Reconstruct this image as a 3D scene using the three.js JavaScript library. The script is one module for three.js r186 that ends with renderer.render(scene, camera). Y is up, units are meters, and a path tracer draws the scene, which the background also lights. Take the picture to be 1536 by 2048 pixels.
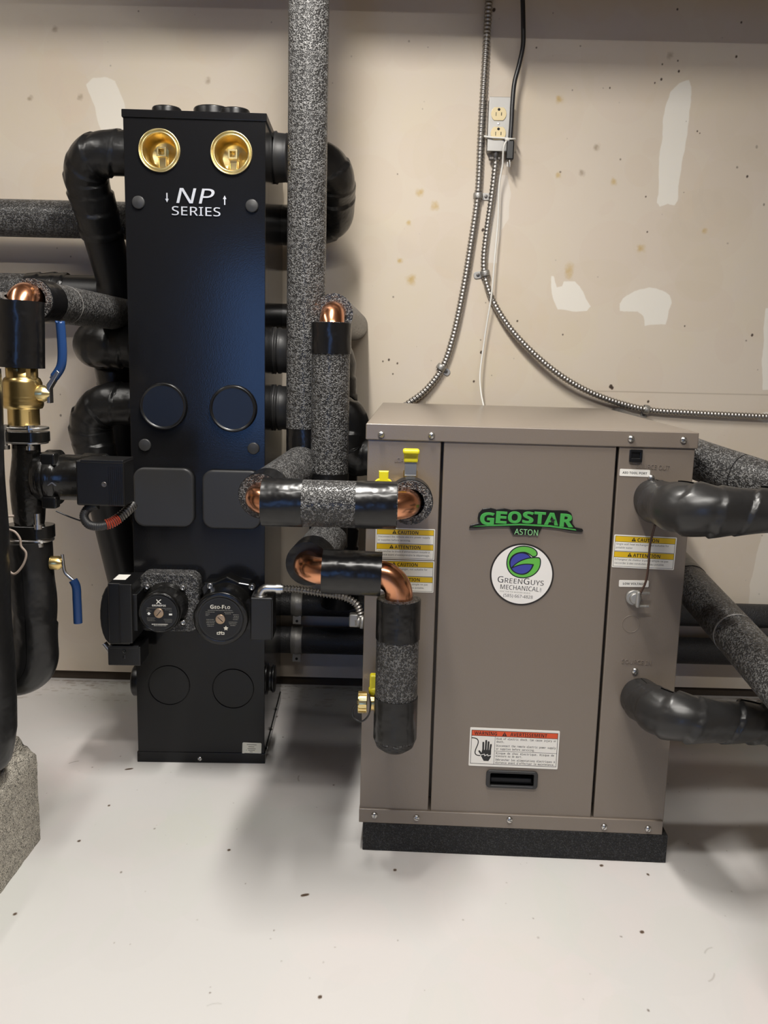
import * as THREE from 'three';
import { RoundedBoxGeometry } from 'three/addons/geometries/RoundedBoxGeometry.js';
import { mergeGeometries } from 'three/addons/utils/BufferGeometryUtils.js';
import { RectAreaLightUniformsLib } from 'three/addons/lights/RectAreaLightUniformsLib.js';
import { FontLoader } from 'three/addons/loaders/FontLoader.js';
import { TextGeometry } from 'three/addons/geometries/TextGeometry.js';

// ------------------------------------------------------------------ camera, sky, lights, exposure
const V = (x, y, z) => new THREE.Vector3(x, y, z);
const scene = new THREE.Scene();
const FOCAL = 1773, PITCH = 0.1719, ROLL = 0.0252, YAW = -0.0052;
const CAM = V(0.0355, 1.0396, 2.6979);
const camera = new THREE.PerspectiveCamera(2 * Math.atan(1024 / FOCAL) * 180 / Math.PI, 0.75, 0.02, 30);
const FWD = V(Math.sin(YAW) * Math.cos(PITCH), -Math.sin(PITCH), -Math.cos(YAW) * Math.cos(PITCH));
camera.position.copy(CAM);
camera.lookAt(CAM.clone().add(FWD));
camera.rotateZ(ROLL);
camera.updateMatrixWorld();
scene.add(camera);
scene.background = new THREE.Color().setRGB(1.0, 2.3, 5.6);   // blue daylight outside the glazed door

const renderer = new THREE.WebGLRenderer();
renderer.toneMapping = THREE.LinearToneMapping;
renderer.toneMappingExposure = 1.0;
renderer.shadowMap.enabled = true;
RectAreaLightUniformsLib.init();
const CEIL = 2.46, JOIST = 2.24;
const LIGHT_COLOR = [1, 0.962, 0.9];
const STRIPS = [                                        // x, y, z, length, runs along z, intensity: tube fixtures
  [-0.13, 2.29, 1.22, 0.6, true, 208],
  [0.25, 2.2, 2.2, 1.2, false, 98],
  [-1.35, 2.2, 1.2, 1.2, true, 20],
];

// ------------------------------------------------------------------ helpers
const RIGHT = V(0, 0, 0), UP = V(0, 0, 0);
camera.matrixWorld.extractBasis(RIGHT, UP, V(0, 0, 0));
function ray(px, py) { return FWD.clone().addScaledVector(RIGHT, (px - 768) / FOCAL).addScaledVector(UP, -(py - 1024) / FOCAL); }
function at(px, py, z) { const d = ray(px, py); return CAM.clone().addScaledVector(d, (z - CAM.z) / d.z); }      // point of the plane z = const seen at a pixel
function onFloor(px, py, y = 0) { const d = ray(px, py); return CAM.clone().addScaledVector(d, (y - CAM.y) / d.y); }
function inFrame(g, px, py, zl = 0) {                                                                             // the same in the own frame of a turned thing
  g.updateMatrixWorld();
  const inv = g.matrixWorld.clone().invert(), o = CAM.clone().applyMatrix4(inv), d = ray(px, py).transformDirection(inv);
  return o.addScaledVector(d, (zl - o.z) / d.z);
}
let seed = 20240611;
function rnd() { seed = (seed * 1664525 + 1013904223) >>> 0; return seed / 4294967296; }
const taken = new Map();
function numbered(n) { const k = taken.get(n) || 0; taken.set(n, k + 1); return k ? `${n}_${String(k).padStart(3, '0')}` : n; }
function thing(name, label, category, pos = [0, 0, 0], turn = 0, group) {
  const o = new THREE.Group(); o.name = numbered(name); o.position.set(...pos); o.rotation.y = turn; scene.add(o);
  o.userData = { label, category }; if (group) o.userData.group = group;
  o.updateMatrixWorld(); return o;
}
function part(name, geo, mat, parent, { local = false, label } = {}) {      // geometry is given in the room's frame unless local
  const g = Array.isArray(geo) ? merge(geo) : geo;
  if (!local) { parent.updateMatrixWorld(); g.applyMatrix4(parent.matrixWorld.clone().invert()); }
  const m = new THREE.Mesh(g, mat); m.name = name; parent.add(m); if (label) m.userData.label = label; return m;
}
const lp = (name, geo, mat, parent, label) => part(name, geo, mat, parent, { local: true, label });
function structure(name, geo, mat) { const m = new THREE.Mesh(Array.isArray(geo) ? merge(geo) : geo, mat); m.name = name; m.userData.kind = 'structure'; scene.add(m); return m; }
function merge(list) {
  return mergeGeometries(list.map(g0 => {
    const g = g0.index ? g0.toNonIndexed() : g0;
    for (const k of Object.keys(g.attributes)) if (!['position', 'normal', 'uv'].includes(k)) g.deleteAttribute(k);
    return g;
  }));
}
function box(x0, x1, y0, y1, z0, z1, r = 0) {
  const w = x1 - x0, h = y1 - y0, d = z1 - z0;
  const g = r ? new RoundedBoxGeometry(w, h, d, 2, Math.min(r, w / 2.01, h / 2.01, d / 2.01)) : new THREE.BoxGeometry(w, h, d);
  return metric(g.translate((x0 + x1) / 2, (y0 + y1) / 2, (z0 + z1) / 2));
}
function metric(g) {                                          // uv in metres, by the way each face points
  const p = g.attributes.position, n = g.attributes.normal, u = g.attributes.uv;
  for (let i = 0; i < p.count; i++) {
    const ax = Math.abs(n.getX(i)), ay = Math.abs(n.getY(i)), az = Math.abs(n.getZ(i));
    if (az >= ax && az >= ay) u.setXY(i, p.getX(i), p.getY(i)); else if (ay >= ax) u.setXY(i, p.getX(i), p.getZ(i)); else u.setXY(i, p.getZ(i), p.getY(i));
  }
  return g;
}
function lathe(pts, axis, x, y, z, seg = 36) {              // pts: [radius, height]; the height runs along +axis
  const g = new THREE.LatheGeometry(pts.map(p => new THREE.Vector2(Math.max(p[0], 1e-5), p[1])), seg);
  if (axis === 'z') g.rotateX(Math.PI / 2); else if (axis === 'x') g.rotateZ(-Math.PI / 2);
  return g.translate(x, y, z);
}
function disc(r, t, axis, x, y, z, bev = 0.0015, seg = 36) { return lathe([[0, 0], [r, 0], [r, t - bev], [r - bev, t], [0, t]], axis, x, y, z, seg); }
function roundPath(P, R = 0.05, step = 0.02) {              // polyline with circular bends, sampled
  const out = [];
  const line = (a, b) => { const n = Math.max(1, Math.round(a.distanceTo(b) / step)); for (let i = 0; i < n; i++) out.push(a.clone().lerp(b, i / n)); };
  let cur = P[0].clone();
  for (let i = 1; i < P.length - 1; i++) {
    const d1 = P[i].clone().sub(P[i - 1]).normalize(), d2 = P[i + 1].clone().sub(P[i]).normalize();
    const phi = Math.acos(THREE.MathUtils.clamp(d1.dot(d2), -1, 1));
    if (phi < 0.02) { line(cur, P[i]); cur = P[i].clone(); continue; }
    const rr = Array.isArray(R) ? R[i - 1] : R;
    const t = Math.min(rr * Math.tan(phi / 2), P[i].distanceTo(P[i - 1]) * 0.49, P[i].distanceTo(P[i + 1]) * 0.49), r = t / Math.tan(phi / 2);
    const s = P[i].clone().addScaledVector(d1, -t), axis = d1.clone().cross(d2).normalize();
    const c = s.clone().addScaledVector(axis.clone().cross(d1), r);
    line(cur, s);
    const n = Math.max(6, Math.ceil(r * phi / Math.min(step, 0.008)));
    for (let k = 0; k < n; k++) out.push(s.clone().sub(c).applyAxisAngle(axis, phi * k / n).add(c));
    cur = P[i].clone().addScaledVector(d2, t);
  }
  line(cur, P[P.length - 1]); out.push(P[P.length - 1].clone());
  return out;
}
function smoothPath(P, n) { return new THREE.CatmullRomCurve3(P, false, 'centripetal').getSpacedPoints(n); }
function sweep(S, rad, { seg = 28, caps = true, inner = 0 } = {}) {
  const N = S.length, T = [];
  for (let i = 0; i < N; i++) T.push(S[Math.min(N - 1, i + 1)].clone().sub(S[Math.max(0, i - 1)]).normalize());
  let n = Math.abs(T[0].y) < 0.9 ? V(0, 1, 0) : V(0, 0, 1); n.addScaledVector(T[0], -n.dot(T[0])).normalize();
  const pos = [], uv = [], idx = []; let s = 0; const rf = typeof rad === 'function' ? rad : () => rad;
  const frames = [];
  for (let i = 0; i < N; i++) {
    if (i) { s += S[i].distanceTo(S[i - 1]); n.addScaledVector(T[i], -n.dot(T[i])).normalize(); }
    const b = T[i].clone().cross(n); frames.push([n.clone(), b, s]);
    for (let k = 0; k <= seg; k++) {
      const a = k / seg * Math.PI * 2, r = rf(s, a), c = Math.cos(a) * r, q = Math.sin(a) * r;
      pos.push(S[i].x + n.x * c + b.x * q, S[i].y + n.y * c + b.y * q, S[i].z + n.z * c + b.z * q);
      uv.push(k / seg * Math.PI * 2 * rf(0, 0), s);
    }
  }
  for (let i = 0; i < N - 1; i++) for (let k = 0; k < seg; k++) { const a = i * (seg + 1) + k, b = a + seg + 1; idx.push(a, a + 1, b, a + 1, b + 1, b); }
  const g = new THREE.BufferGeometry();
  g.setAttribute('position', new THREE.Float32BufferAttribute(pos, 3)); g.setAttribute('uv', new THREE.Float32BufferAttribute(uv, 2)); g.setIndex(idx);
  g.computeVertexNormals();
  const nm = g.attributes.normal;
  for (let i = 0; i < N; i++) { const a = i * (seg + 1), b = a + seg; const x = nm.getX(a) + nm.getX(b), y = nm.getY(a) + nm.getY(b), z = nm.getZ(a) + nm.getZ(b), l = Math.hypot(x, y, z); for (const k of [a, b]) nm.setXYZ(k, x / l, y / l, z / l); }
  if (!caps) return g;
  const list = [g];
  for (const end of [0, N - 1]) {
    const p = [], u = [], id = [], [nn, bb, ss] = frames[end];
    for (let k = 0; k <= seg; k++) for (const q of [0, 1]) {
      const a = k / seg * Math.PI * 2, r = q ? rf(ss, a) : inner, c = Math.cos(a) * r, d = Math.sin(a) * r;
      p.push(S[end].x + nn.x * c + bb.x * d, S[end].y + nn.y * c + bb.y * d, S[end].z + nn.z * c + bb.z * d); u.push(c, d);
    }
    for (let k = 0; k < seg; k++) { const a = 2 * k; if (end) id.push(a, a + 1, a + 2, a + 1, a + 3, a + 2); else id.push(a, a + 2, a + 1, a + 1, a + 2, a + 3); }
    const c = new THREE.BufferGeometry(); c.setAttribute('position', new THREE.Float32BufferAttribute(p, 3)); c.setAttribute('uv', new THREE.Float32BufferAttribute(u, 2)); c.setIndex(id); c.computeVertexNormals(); list.push(c);
  }
  return merge(list);
}
const line2 = (a, b, step = 0.03) => roundPath([a, b], 0, step);
const rope = (P, r, n = 60, seg = 10) => sweep(smoothPath(P, n), r, { seg });
function wrapRadius(r0, pitch = 0.045, h = 0.003, ph = 0) {   // overlapping turns of tape
  return (s, a) => { const t = s / pitch + 0.3 * Math.sin(s * 31 + ph * 9) + a / (Math.PI * 2) + ph, f = t - Math.floor(t), i = Math.floor(t); return r0 + h * (1 - f - 0.5) + 0.0012 * Math.sin(i * 2.3 + a * 2) + 0.0012 * Math.sin(s * 47 + a * 3 + ph * 5); };
}
function extrude(shape, depth, bevel = 0, curveSegments = 16) {
  return new THREE.ExtrudeGeometry(shape, { depth: depth - 2 * bevel, bevelEnabled: bevel > 0, bevelThickness: bevel, bevelSize: bevel, bevelOffset: -bevel, bevelSegments: 3, curveSegments }).translate(0, 0, bevel);
}
function roundRect(w, h, r) {
  const s = new THREE.Shape(), x = w / 2, y = h / 2; r = Math.min(r, x, y);
  s.moveTo(-x + r, -y); s.lineTo(x - r, -y); s.absarc(x - r, -y + r, r, -Math.PI / 2, 0); s.lineTo(x, y - r); s.absarc(x - r, y - r, r, 0, Math.PI / 2);
  s.lineTo(-x + r, y); s.absarc(-x + r, y - r, r, Math.PI / 2, Math.PI); s.lineTo(-x, -y + r); s.absarc(-x + r, -y + r, r, Math.PI, Math.PI * 1.5); return s;
}
function poly(pts) { const s = new THREE.Shape(); pts.forEach((p, i) => i ? s.lineTo(p[0], p[1]) : s.moveTo(p[0], p[1])); s.closePath(); return s; }

// ------------------------------------------------------------------ textures and materials
function lattice(n, sd) { let s = sd >>> 0; const a = new Float32Array(n * n); for (let i = 0; i < n * n; i++) { s = (s * 1664525 + 1013904223) >>> 0; a[i] = s / 4294967296; } return a; }
const LAT = new Map();
function tileNoise(u, v, n, sd) {                                // periodic in u, v (0..1), n cells
  const key = n * 1000 + sd; if (!LAT.has(key)) LAT.set(key, lattice(n, key * 7919 + 13)); const L = LAT.get(key);
  const x = u * n, y = v * n, xi = Math.floor(x), yi = Math.floor(y); let fx = x - xi, fy = y - yi; fx = fx * fx * (3 - 2 * fx); fy = fy * fy * (3 - 2 * fy);
  const q = (i, j) => L[((j % n + n) % n) * n + ((i % n + n) % n)];
  return (q(xi, yi) * (1 - fx) + q(xi + 1, yi) * fx) * (1 - fy) + (q(xi, yi + 1) * (1 - fx) + q(xi + 1, yi + 1) * fx) * fy;
}
function dataTex(n, fn, srgb = false) {
  const d = new Uint8Array(n * n * 4);
  for (let j = 0; j < n; j++) for (let i = 0; i < n; i++) { const c = fn(i / n, j / n); for (let k = 0; k < 3; k++) d[(j * n + i) * 4 + k] = Math.max(0, Math.min(255, c[k] * 255)); d[(j * n + i) * 4 + 3] = 255; }
  const t = new THREE.DataTexture(d, n, n); t.wrapS = t.wrapT = THREE.RepeatWrapping; t.magFilter = THREE.LinearFilter; t.minFilter = THREE.LinearMipmapLinearFilter; t.generateMipmaps = true;
  if (srgb) t.colorSpace = THREE.SRGBColorSpace; t.needsUpdate = true; return t;
}
function canvasTex(w, h, draw) {
  const c = document.createElement('canvas'); c.width = w; c.height = h; const x = c.getContext('2d'); draw(x, w, h);
  const t = new THREE.CanvasTexture(c); t.colorSpace = THREE.SRGBColorSpace; t.anisotropy = 4; return t;
}
const scaled = (t, m) => { t.repeat.set(1 / m, 1 / m); return t; };
const foamH = (u, v) => { const a = tileNoise(u, v, 46, 1), b = tileNoise(u, v, 90, 2), c = tileNoise(u, v, 14, 3); return THREE.MathUtils.smoothstep(a * 0.55 + b * 0.45 + (c - 0.5) * 0.15, 0.36, 0.68); };
const foamColor = scaled(dataTex(512, (u, v) => { const h = foamH(u, v), g = 0.17 + 0.24 * h; return [g, g * 0.99, g * 0.985]; }, true), 0.115);
const foamBump = scaled(dataTex(512, (u, v) => { const h = foamH(u, v); return [h, h, h]; }), 0.115);
const wrinkle = scaled(dataTex(256, (u, v) => { const h = 0.6 * tileNoise(u, v, 5, 4) + 0.3 * tileNoise(u, v, 11, 5) + 0.1 * tileNoise(u, v, 30, 6); return [h, h, h]; }), 0.2);
const orange = scaled(dataTex(256, (u, v) => { const h = 0.5 * tileNoise(u, v, 60, 7) + 0.5 * tileNoise(u, v, 120, 8); return [h, h, h]; }), 0.12);
const concreteC = scaled(dataTex(512, (u, v) => { const p = tileNoise(u, v, 70, 9), q = tileNoise(u, v, 150, 10), c = tileNoise(u, v, 8, 11); let g = 0.66 + 0.1 * (c - 0.5) + 0.16 * (q - 0.5); if (p * 0.6 + q * 0.4 < 0.34) g *= 0.55; if (p * 0.5 + q * 0.5 > 0.7) g *= 1.18; return [g, g * 0.965, g * 0.9]; }, true), 0.14);
const concreteB = scaled(dataTex(512, (u, v) => { const p = tileNoise(u, v, 70, 9), q = tileNoise(u, v, 150, 10); const h = p * 0.6 + q * 0.4; return [h, h, h]; }), 0.14);
const rubberC = scaled(dataTex(256, (u, v) => { const p = tileNoise(u, v, 60, 12), q = tileNoise(u, v, 110, 13); const g = 0.1 + 0.14 * THREE.MathUtils.smoothstep(p * 0.5 + q * 0.5, 0.5, 0.75); return [g, g, g * 1.03]; }, true), 0.1);
const lin = (r, g, b) => new THREE.Color().setRGB(r, g, b);
const std = (o) => new THREE.MeshStandardMaterial(o);
const phys = (o) => new THREE.MeshPhysicalMaterial(o);
const M = {
  foam: std({ map: foamColor, bumpMap: foamBump, bumpScale: 0.0022, roughness: 0.32 }),
  tape: std({ color: lin(0.006, 0.006, 0.0065), roughness: 0.26, bumpMap: wrinkle, bumpScale: 0.003 }),
  wrap: std({ color: lin(0.009, 0.009, 0.0095), roughness: 0.32, bumpMap: wrinkle, bumpScale: 0.003 }),
  wrapGrey: std({ color: lin(0.02, 0.0195, 0.0195), roughness: 0.33, bumpMap: wrinkle, bumpScale: 0.003 }),
  rubberPipe: std({ color: lin(0.007, 0.007, 0.008), roughness: 0.4 }),
  copper: std({ color: lin(0.78, 0.36, 0.2), metalness: 1, roughness: 0.2, bumpMap: wrinkle, bumpScale: 0.0006 }),
  brass: std({ color: lin(0.78, 0.58, 0.24), metalness: 1, roughness: 0.28 }),
  brassPale: std({ color: lin(0.86, 0.7, 0.34), metalness: 1, roughness: 0.3 }),
  steel: std({ color: lin(0.6, 0.59, 0.57), metalness: 1, roughness: 0.3 }),
  zinc: std({ color: lin(0.42, 0.41, 0.39), metalness: 0.85, roughness: 0.5, bumpMap: wrinkle, bumpScale: 0.0004 }),
  conduit: std({ color: lin(0.42, 0.4, 0.375), metalness: 1, roughness: 0.42 }),
  darkSteel: std({ color: lin(0.14, 0.13, 0.12), metalness: 0.8, roughness: 0.4 }),
  taupe: phys({ color: lin(0.195, 0.16, 0.13), clearcoat: 0.5, clearcoatRoughness: 0.25, roughness: 0.35, bumpMap: orange, bumpScale: 0.00012 }),
  gap: std({ color: lin(0.012, 0.01, 0.01), roughness: 0.8 }),
  npBlack: phys({ color: lin(0.0075, 0.0075, 0.0082), specularIntensity: 0.6, roughness: 0.15, bumpMap: orange, bumpScale: 0.00005 }),
  plasticBlack: std({ color: lin(0.006, 0.006, 0.0065), roughness: 0.3 }),
  plasticGrey: std({ color: lin(0.022, 0.022, 0.023), roughness: 0.45 }),
  castBlack: std({ color: lin(0.006, 0.0058, 0.0055), roughness: 0.22, bumpMap: wrinkle, bumpScale: 0.0006 }),
  rubber: std({ map: rubberC, roughness: 0.85, bumpMap: foamBump, bumpScale: 0.0008 }),
  concrete: std({ map: concreteC, bumpMap: concreteB, bumpScale: 0.003, roughness: 0.95 }),
  yellow: std({ color: lin(0.85, 0.74, 0.02), roughness: 0.35 }),
  blue: std({ color: lin(0.012, 0.045, 0.15), roughness: 0.3 }),
  ivory: std({ color: lin(0.75, 0.62, 0.36), roughness: 0.4 }),
  white: std({ color: lin(0.78, 0.77, 0.72), roughness: 0.6 }),
  chrome: std({ color: lin(0.8, 0.8, 0.8), metalness: 0.7, roughness: 0.35 }),
  green: std({ color: lin(0.06, 0.34, 0.07), roughness: 0.3 }),
  red: std({ color: lin(0.55, 0.07, 0.03), roughness: 0.4 }),
  cord: std({ color: lin(0.02, 0.02, 0.022), roughness: 0.35 }),
  brownWire: std({ color: lin(0.06, 0.03, 0.02), roughness: 0.5 }),
  wood: std({ color: lin(0.055, 0.04, 0.028), roughness: 0.85, bumpMap: wrinkle, bumpScale: 0.004 }),
  joist: std({ color: lin(0.38, 0.31, 0.24), roughness: 0.8 }),
  greyPlastic: std({ color: lin(0.3, 0.29, 0.28), roughness: 0.4 }),
};
M.taupe.bumpMap = orange;

// ------------------------------------------------------------------ the room
const X0 = -1.6, X1 = 1.9, ZB = 8.0, FT = 4.6, RX0 = -3.2, RX1 = 3.4;
const wallTex = canvasTex(2048, 1428, (x, w, h) => {
  const K = w / (X1 - X0), P = (px, py) => { const p = at(px, py, 0); return [(p.x - X0) * K, (CEIL - p.y) * K]; };
  x.fillStyle = 'rgb(214,202,186)'; x.fillRect(0, 0, w, h);
  for (let i = 0; i < 900; i++) {                       // uneven roller paint
    const r = 15 + rnd() * 60; x.fillStyle = rnd() < 0.5 ? 'rgba(214,200,178,0.06)' : 'rgba(190,174,148,0.05)';
    x.beginPath(); x.ellipse(rnd() * w, rnd() * h, r, r * (0.5 + rnd()), rnd() * 3, 0, 7); x.fill();
  }
  const blob = (px, py, rx, ry, c) => { const [a, b] = P(px, py); const g = Math.max(rx, ry) * 0.89; for (let i = 0; i < 26; i++) { x.fillStyle = c; x.beginPath(); x.ellipse(a + (rnd() - 0.5) * rx, b + (rnd() - 0.5) * ry, rx * (0.2 + rnd() * 0.35), ry * (0.2 + rnd() * 0.35), rnd() * 3, 0, 7); x.fill(); } };
  for (const [px, py, rx, ry] of [[1137, 535, 10, 20], [1283, 490, 10, 9], [1120, 195, 8, 9], [1228, 358, 6, 9], [1410, 456, 6, 6], [870, 405, 9, 11], [822, 552, 10, 14], [818, 440, 6, 6], [800, 515, 7, 7], [1117, 345, 6, 8], [840, 380, 10, 8]]) blob(px, py, rx, ry, 'rgba(178,140,80,0.055)');
  for (const [px, py, rx, ry] of [[1340, 108, 6, 10], [1193, 290, 7, 8], [1165, 340, 7, 7], [415, 157, 6, 9], [110, 55, 8, 6], [160, 190, 7, 7], [60, 192, 7, 7]]) blob(px, py, rx, ry, 'rgba(120,100,80,0.05)');
  const rag = pts => { let q = pts; for (let k = 0; k < 3; k++) { const o = []; q.forEach((p, i) => { const n = q[(i + 1) % q.length], l = Math.hypot(n[0] - p[0], n[1] - p[1]) * 0.09; o.push(p, [(p[0] + n[0]) / 2 + (rnd() - 0.5) * l, (p[1] + n[1]) / 2 + (rnd() - 0.5) * l]); }); q = o; } return q; };
  const patch = (pts, c) => { x.fillStyle = c; x.beginPath(); rag(pts).forEach((q, i) => { const [a, b] = P(q[0], q[1]); i ? x.lineTo(a, b) : x.moveTo(a, b); }); x.closePath(); x.fill(); };
  const PW = 'rgb(233,228,217)';
  patch([[1378, 156], [1383, 170], [1381, 210], [1376, 250], [1366, 310], [1360, 350], [1356, 395], [1350, 405], [1335, 402], [1320, 408], [1314, 400], [1318, 330], [1324, 280], [1326, 235], [1334, 200], [1341, 180], [1360, 162]], PW);
  patch([[1103, 545], [1108, 546], [1114, 568], [1124, 566], [1128, 556], [1150, 556], [1160, 566], [1172, 590], [1182, 606], [1174, 615], [1116, 612], [1104, 580]], PW);
  patch([[1240, 600], [1246, 590], [1262, 580], [1280, 572], [1300, 568], [1325, 574], [1340, 584], [1344, 600], [1338, 615], [1332, 642], [1290, 645], [1287, 625], [1275, 616], [1240, 615]], PW);
  patch([[1560, 600], [1532, 610], [1528, 660], [1524, 720], [1526, 772], [1560, 775]], PW);
  patch([[1510, 822], [1560, 812], [1560, 846], [1516, 832]], PW);
  patch([[1560, 1040], [1525, 1060], [1512, 1110], [1500, 1160], [1498, 1205], [1560, 1210]], 'rgb(226,217,203)');
  patch([[172, 165], [185, 152], [210, 150], [230, 158], [244, 190], [262, 240], [270, 300], [212, 300], [190, 210]], 'rgb(228,221,208)');
  patch([[990, 345], [1015, 345], [1022, 380], [1018, 430], [1003, 455], [995, 520], [975, 520], [980, 430]], 'rgba(224,216,205,0.8)');
  x.strokeStyle = 'rgba(130,115,95,0.35)'; x.lineWidth = 1.6; x.beginPath(); { const [a, b] = P(1180, 774), [c, d] = P(1900, 790); x.moveTo(a, b); x.lineTo(c, d); } x.stroke();
  for (let i = 0; i < 240; i++) { x.fillStyle = `rgba(40,30,22,${0.15 + rnd() * 0.4})`; const a = rnd() * w, b = rnd() * h, r = 0.5 + rnd() * rnd() * 1.6; x.beginPath(); x.ellipse(a, b, r, r * (0.6 + rnd()), 0, 0, 7); x.fill(); }
  for (const [px, py, r] of [[1323, 155, 3], [1325, 125, 2], [1358, 139, 3], [1356, 118, 2], [1310, 162, 2], [1473, 110, 3], [1483, 42, 2.5], [1355, 16, 2.5], [1395, 258, 2], [1220, 172, 2], [1495, 348, 3], [1292, 388, 2], [1222, 765, 5], [1225, 768, 4], [1297, 795, 3.5], [1505, 663, 3.5], [1126, 662, 2], [1295, 458, 2], [1370, 645, 2], [963, 697, 4], [988, 17, 4.5], [766, 715, 2], [778, 712, 3], [795, 719, 2.5], [786, 740, 2], [966, 454, 4], [948, 755, 3], [1035, 635, 2.5], [1400, 262, 1.5], [1073, 92, 2]]) { const [a, b] = P(px, py); x.fillStyle = 'rgba(45,32,22,0.85)'; x.beginPath(); x.ellipse(a, b, r * 0.55, r * 0.7, 0.4, 0, 7); x.fill(); }
});
const wallMat = std({ map: wallTex, roughness: 0.75, bumpMap: wrinkle, bumpScale: 0.0006 });
const plainWall = std({ color: 'rgb(214,202,186)', roughness: 0.8 });
const ceilMat = std({ color: lin(0.36, 0.3, 0.23), roughness: 0.9 });
{
  const g = new THREE.PlaneGeometry(X1 - X0, CEIL - 0.03).translate((X0 + X1) / 2, 0.03 + (CEIL - 0.03) / 2, 0);
  const u = g.attributes.uv; for (let i = 0; i < u.count; i++) u.setY(i, u.getY(i) ? 1 : 0.03 / CEIL);
  const b = box(RX0 - 0.1, RX1 + 0.1, 0.03, CEIL, -0.12, -0.001);
  for (let i = 0; i < b.attributes.uv.count; i++) b.attributes.uv.setXY(i, 0.03, 0.2);
  structure('wall_back', [g, b], wallMat);
}
structure('trim_1', box(RX0, RX1, 0, 0.0305, -0.1, -0.012), M.wood);
const floorTex = canvasTex(2048, 2048, (x, w, h) => {
  x.fillStyle = 'rgb(204,202,200)'; x.fillRect(0, 0, w, h);
  for (let i = 0; i < 700; i++) { const r = 20 + rnd() * 90; x.fillStyle = rnd() < 0.5 ? 'rgba(214,211,204,0.06)' : 'rgba(188,184,176,0.05)'; x.beginPath(); x.ellipse(rnd() * w, rnd() * h, r, r * (0.4 + rnd()), rnd() * 3, 0, 7); x.fill(); }
  for (let i = 0; i < 900; i++) { x.fillStyle = `rgba(60,48,38,${0.2 + rnd() * 0.5})`; const r = 0.4 + rnd() * rnd() * 1.1; x.beginPath(); x.ellipse(rnd() * w, rnd() * h, r, r * (0.5 + rnd()), rnd() * 3, 0, 7); x.fill(); }
  for (let i = 0; i < 60; i++) { x.strokeStyle = `rgba(80,70,60,${0.15 + rnd() * 0.35})`; x.lineWidth = 0.8 + rnd(); const a = rnd() * w, b = rnd() * h, t = rnd() * 6; x.beginPath(); x.moveTo(a, b); x.quadraticCurveTo(a + 8 * Math.cos(t), b + 8 * Math.sin(t), a + 14 * Math.cos(t + 0.4), b + 14 * Math.sin(t + 0.4)); x.stroke(); }
  // dirt swept against the wall
  for (let i = 0; i < 2600; i++) { const d = Math.pow(rnd(), 4) * 70; x.fillStyle = `rgba(88,70,50,${0.04 + rnd() * 0.16})`; const r = 0.7 + rnd() * rnd() * 4; x.beginPath(); x.ellipse(rnd() * w, 4 + d, r * 2, r * 0.7, 0, 0, 7); x.fill(); }
  const F = (px, py) => { const p = onFloor(px, py); return [(p.x - X0) / (X1 - X0) * w, p.z / FT * h]; };
  for (const [px, py, l] of [[258, 1538, 12], [790, 1740, 4], [1203, 1731, 5], [1284, 1864, 5], [458, 1700, 4], [30, 1828, 4], [640, 1994, 4], [1296, 1749, 3], [610, 1790, 10], [218, 1611, 3], [158, 1682, 4]]) { const [a, b] = F(px, py); x.fillStyle = 'rgba(60,42,30,0.85)'; x.beginPath(); x.ellipse(a, b, l * 0.5, 1.8, -0.3, 0, 7); x.fill(); }
});
const floorMat = std({ map: floorTex, roughness: 0.42, bumpMap: wrinkle, bumpScale: 0.0004 });
{
  const g = new THREE.PlaneGeometry(X1 - X0, FT).rotateX(-Math.PI / 2).translate((X0 + X1) / 2, 0, FT / 2);
  const b = box(RX0 - 0.1, RX1 + 0.1, -0.12, -0.0005, -0.12, ZB + 0.12); for (let i = 0; i < b.attributes.uv.count; i++) b.attributes.uv.setXY(i, 0.5, 0.5);
  structure('floor', [g, b], floorMat);
}
structure('ceiling', box(RX0 - 0.1, RX1 + 0.1, CEIL, CEIL + 0.12, -0.12, ZB + 0.12), ceilMat);
for (let i = 0; i < 16; i++) { const x = -0.352 + (i - 7) * 0.406; structure(`trim_${i + 2}`, box(x, x + 0.038, JOIST, CEIL - 0.0005, 0, ZB), M.joist); }
structure('trim_18', [box(0.2, RX1, 1.985, JOIST - 0.0005, 0.3, 0.39), box(-0.9, 0.1995, 2.035, JOIST - 0.0005, 0.3, 0.39)], M.joist);      // unseen beam added under the joists, shaped to shade the wall top
structure('wall_left', box(RX0 - 0.1, RX0, 0, CEIL, -0.001, ZB), plainWall);
structure('wall_right', box(RX1, RX1 + 0.1, 0, CEIL, -0.001, ZB), plainWall);
// wall behind the camera, with the narrow glazed door whose blue daylight shows in the black panels
const DX0 = -1.36, DX1 = -0.5, DH = 2.05;
structure('wall_front', [box(RX0 - 0.1, DX0, 0, CEIL, ZB, ZB + 0.1), box(DX1, RX1 + 0.1, 0, CEIL, ZB, ZB + 0.1), box(DX0, DX1, DH, CEIL, ZB, ZB + 0.1)], plainWall);
{
  const d = structure('door_1', [box(DX0, DX0 + 0.05, 0, DH, ZB + 0.02, ZB + 0.06), box(DX1 - 0.05, DX1, 0, DH, ZB + 0.02, ZB + 0.06), box(DX0 + 0.05, DX1 - 0.05, DH - 0.05, DH, ZB + 0.02, ZB + 0.06), box(DX0 + 0.05, DX1 - 0.05, 0, 0.12, ZB + 0.02, ZB + 0.06)], M.darkSteel);
  lp('pane', box(DX0 + 0.05, DX1 - 0.05, 0.12, DH - 0.05, ZB + 0.038, ZB + 0.042), phys({ color: 0xffffff, transmission: 1, roughness: 0.02, thickness: 0 }), d);
}
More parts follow.
